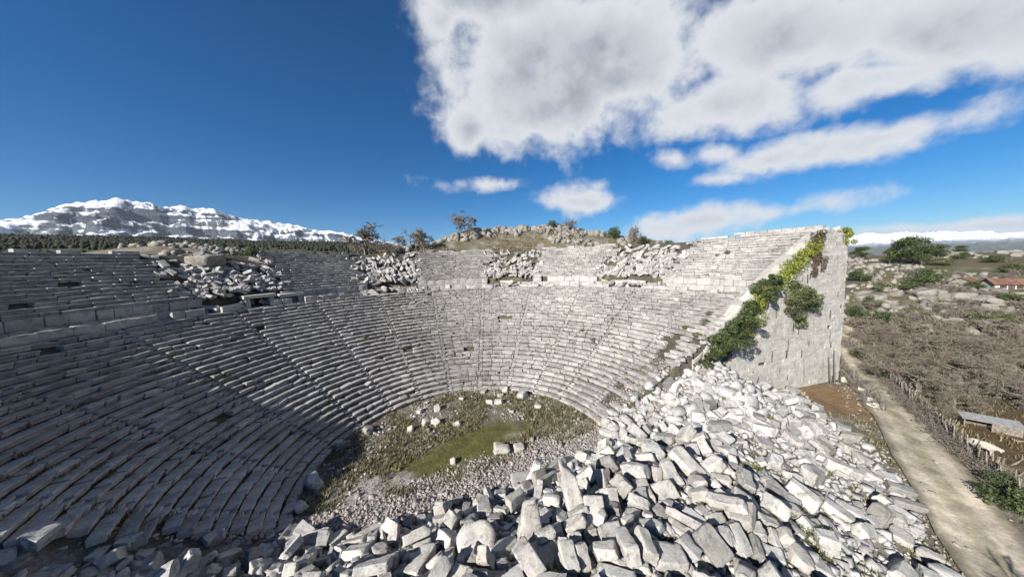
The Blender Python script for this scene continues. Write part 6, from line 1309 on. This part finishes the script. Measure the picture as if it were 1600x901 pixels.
def cow():
    x, y, z = spot(1528, 708); root = link('cow', None, loc=(x, y, z), label='white cow standing behind the fence with its head lowered', cat='cow'); root.rotation_euler = (0, 0, -1.25); root.scale = (.76,) * 3
    V = [(0, 0, 1.12), (.45, 0, 1.1), (.85, 0, 1.1), (-.45, 0, 1.1), (-.8, 0, 1.12), (1.08, 0, 1.2), (1.3, .03, 1.2), (1.52, .05, 1.0)]; R = [.42, .41, .35, .42, .33, .23, .17, .1]
    E = [(0, 1), (1, 2), (0, 3), (3, 4), (2, 5), (5, 6), (6, 7)]
    def leg(at, pts, rad):
        p = at
        for q, r in zip(pts, rad): V.append(q); R.append(r); E.append((p, len(V) - 1)); p = len(V) - 1
    for s in (-1, 1):
        leg(2, [(.8, .2 * s, .78), (.82, .2 * s, .42), (.8, .2 * s, .1), (.86, .2 * s, 0)], [.14, .075, .05, .06])
        leg(4, [(-.72, .2 * s, .82), (-.62, .21 * s, .58), (-.82, .21 * s, .4), (-.78, .21 * s, .1), (-.72, .21 * s, 0)], [.19, .1, .065, .05, .06])
    leg(4, [(-1.02, 0, 1.1), (-1.1, 0, .75), (-1.1, 0, .5)], [.06, .03, .035])
    for s in (-1, 1): leg(6, [(1.4, .2 * s, .86)], [.045]); 
    me = bpy.data.meshes.new('body'); me.from_pydata(V, E, []); me.materials.append(M['hide']); o = link('body', me, root)
    sk = o.modifiers.new('skin', 'SKIN'); sk.use_smooth_shade = True
    for i, sv in enumerate(me.skin_vertices[0].data): sv.radius = (R[i], R[i] * (1.12 if i in (0, 1, 3) else 1)); sv.use_root = (i == 0)
    ss = o.modifiers.new('sub', 'SUBSURF'); ss.levels = 2; ss.render_levels = 2
    for s in (-1, 1):
        b = Bag(); b.tube([(1.38, .1 * s, .95), (1.4, .2 * s, 1.02), (1.46, .24 * s, 1.12)], [.03, .022, .006], 5, .6); b.build('horn', M['wood'], root)
M['hide'] = plain_mat('cream_hide', (.4, .36, .29), (.6, .56, .49), 2, .8)
cow()
def dog_yard_debris():
    rg = np.random.default_rng(47); it_ = []
    for i, (px0, py0, px1, py1, lab) in enumerate(((1560, 738, 1598, 722, 'long pale branch lying across the yard corner'), (1570, 752, 1600, 742, 'shorter pale branch below the long one in the yard'), (1580, 690, 1600, 694, 'thin stick lying right of the slatted shelter'))):
        a = np.array(spot(px0, py0)); c = np.array(spot(px1, py1)); b = Bag(); m = (c - a) * .5 + rg.normal(0, .12, 3); m[2] += .15; b.tube([(0, 0, .15), tuple(m), tuple(c - a + np.array([0, 0, .2]))], [.1, .08, .04], 6, 1.2)
        o = b.build('fallen_branch', M['wood'], loc=tuple(a)); tagit(o, lab, 'branch', 'dead branches in the yard')
dog_yard_debris()
M['tile'] = plain_mat('terracotta_tile', (.2, .1, .07), (.27, .15, .1), 3, .85, tint=True)
M['plaster'] = plain_mat('plaster', (.6, .57, .5), (.7, .67, .6), 1, .9, tint=True)
def house(px, py, L, W, H, rz, lab, wallm, far=500):
    x, y, z = spot(px, py, far); root = link('farmhouse', None, loc=(x, y, z - .3), label=lab, cat='house'); root.rotation_euler = (0, 0, rz)
    b = Bag(); b.box((0, 0, H / 2), (L, W, H)); b.add([(-L / 2, -W / 2, H), (-L / 2, W / 2, H), (-L / 2, 0, H + W * .26), (L / 2, -W / 2, H), (L / 2, W / 2, H), (L / 2, 0, H + W * .26)], [(0, 2, 1), (3, 4, 5)]); b.build('wall', wallm, root)
    for s in (-1, 1):
        rf = Bag(); n = 14
        for k in range(n):
            x0 = -L / 2 - .4 + (L + .8) * k / n; x1 = x0 + (L + .8) / n * .96; e = .5
            zo = H - e * .52; V = [(x0, s * (W / 2 + e), zo + .06), (x1, s * (W / 2 + e), zo + .06), (x1, 0, H + W * .26 + .12), (x0, 0, H + W * .26 + .12)]; V += [(a_, b_, c_ + .12) for a_, b_, c_ in V]
            rf.add(V, [(0, 1, 2, 3), (4, 7, 6, 5), (0, 4, 5, 1), (1, 5, 6, 2), (2, 6, 7, 3), (3, 7, 4, 0)], float(RNG.uniform(.8, 1.15)))
        rf.build('roof', M['tile'], root)
    for k in (-1, 1):
        b = Bag(); b.box((k * L * .25, -W / 2 - .02, H * .55), (1.0, .1, 1.0), tint=.25); b.build('window', M['wood'], root)
    b = Bag(); b.box((0, -W / 2 - .03, 1.0), (1.0, .1, 2.0), tint=.4); b.build('door', M['wood'], root)
house(1507, 446, 5, 4, 1.3, .35, 'low farmhouse with a broad red tiled roof among bare trees', M['karst']); house(1568, 450, 5, 4, 1.5, -.5, 'farmhouse with red roof and white gable end at right', M['plaster'])
# individual outcrops
def outcrops():
    items = []; rg = np.random.default_rng(48)
    for i, (px, py, s) in enumerate(((1348, 462, 3.2), (1362, 470, 4.4), (1375, 465, 3.2), (1392, 476, 3), (1438, 462, 4.6), (1458, 462, 4.2), (1450, 468, 3), (1496, 468, 4.6), (1478, 480, 3.4), (1512, 480, 3.2), (1410, 486, 3.4), (1530, 470, 2.6), (1545, 484, 3.2), (1560, 476, 3), (1425, 500, 2.6),
            (1390, 455, 3), (1470, 395, 3.6), (1498, 398, 3.2), (1530, 392, 3.8), (1565, 396, 3), (1590, 400, 3.5), (1352, 402, 3.4), (1368, 408, 3), (1514, 500, 2.4), (1400, 462, 3), (1580, 465, 3.2))):
        x, y, z = spot(px, py, 600); V, F = stone_shape(1400 + i, (s, s * .7, s * .45), 4, 2.6, 7, .15); o = link('rock_outcrop', mesh_from('rock_outcrop', V, F, M['karst']), loc=(x, y, z + s * .12)); o.rotation_euler = (rg.normal(0, .2), rg.normal(0, .2), rg.uniform(0, 6)); items.append((o, ('big' if s > 4 else 'small' if s < 3.1 else 'medium') + ' pale rock outcrop'))
    name_all(items, east_zone, 'rock', 'rock outcrops on the eastern slope'); items = []
    for i in range(34):
        px = 742 + i * 6.6 + rg.normal(0, 2); a, e = el_az(px, 360); d = rg.uniform(90, 95); x, y = d * math.sin(a), d * math.cos(a); s = rg.uniform(1.3, 2.8)
        V, F = stone_shape(1500 + i, (s, s * .7, s * .9), 4, 2.4, 7, .3); o = link('crest_rock', mesh_from('crest_rock', V, F, M['karst']), loc=(x, y, gz(x, y) + s * .2)); o.rotation_euler = (rg.normal(0, .2), rg.normal(0, .2), rg.uniform(0, 6)); items.append((o, ('big' if s > 2.3 else 'small' if s < 1.8 else 'medium') + ' jagged rock on the crest'))
    name_all(items, lambda x, y: 'near the lone bare tree' if x < 790 else 'above the second gap' if x < 850 else 'by the small bushes' if x < 920 else 'by the biggest bush', 'rock', 'rocks of the crest')
    x, y, z = spot(320, 415, 300); V, F = stone_shape(77, (4, 3, 1.8), 4, 1.6, 5, .3); o = link('rock_outcrop', mesh_from('rock_outcrop', V, F, M['karst']), loc=(x, y, z + .6), label='smooth pinkish rock behind the left collapsed gap', cat='rock'); o.color = (1, 1, 1, 1)
outcrops()
# ------------------------------------------------------------------ haze
def haze():
    b = Bag(); b.box((0, 7500, 331.5), (76000, 69000, 1812)); m = bpy.data.materials.new('haze'); m.use_nodes = True; nt = m.node_tree; nt.nodes.clear()
    o_ = nt.nodes.new('ShaderNodeOutputMaterial'); v = nt.nodes.new('ShaderNodeVolumePrincipled'); v.inputs['Color'].default_value = (.75, .85, 1, 1); v.inputs['Density'].default_value = 1.6e-5; v.inputs['Anisotropy'].default_value = .1
    nt.links.new(v.outputs[0], o_.inputs['Volume']); b.build('haze', m, kind='stuff')
haze()
def shade_trees():
    for x, y, h, lab in ((17.5, 4, 8.5, 'bare tree below the near end of the dirt track'), (21, -4, 9, 'tall bare tree beside the track behind the viewpoint')):
        o = plant('bare', x, y, h, .8); tagit(o, lab, 'tree')
    for i, (px, py, h, lab) in enumerate(((1590, 800, 46, 'dark thorny bush at the right edge below the fence'), (1575, 770, 30, 'dark bush against the lower fence end'))):
        o = plant_px('dark', px, py, h, 1.3); tagit(o, lab, 'bush')
shade_trees()
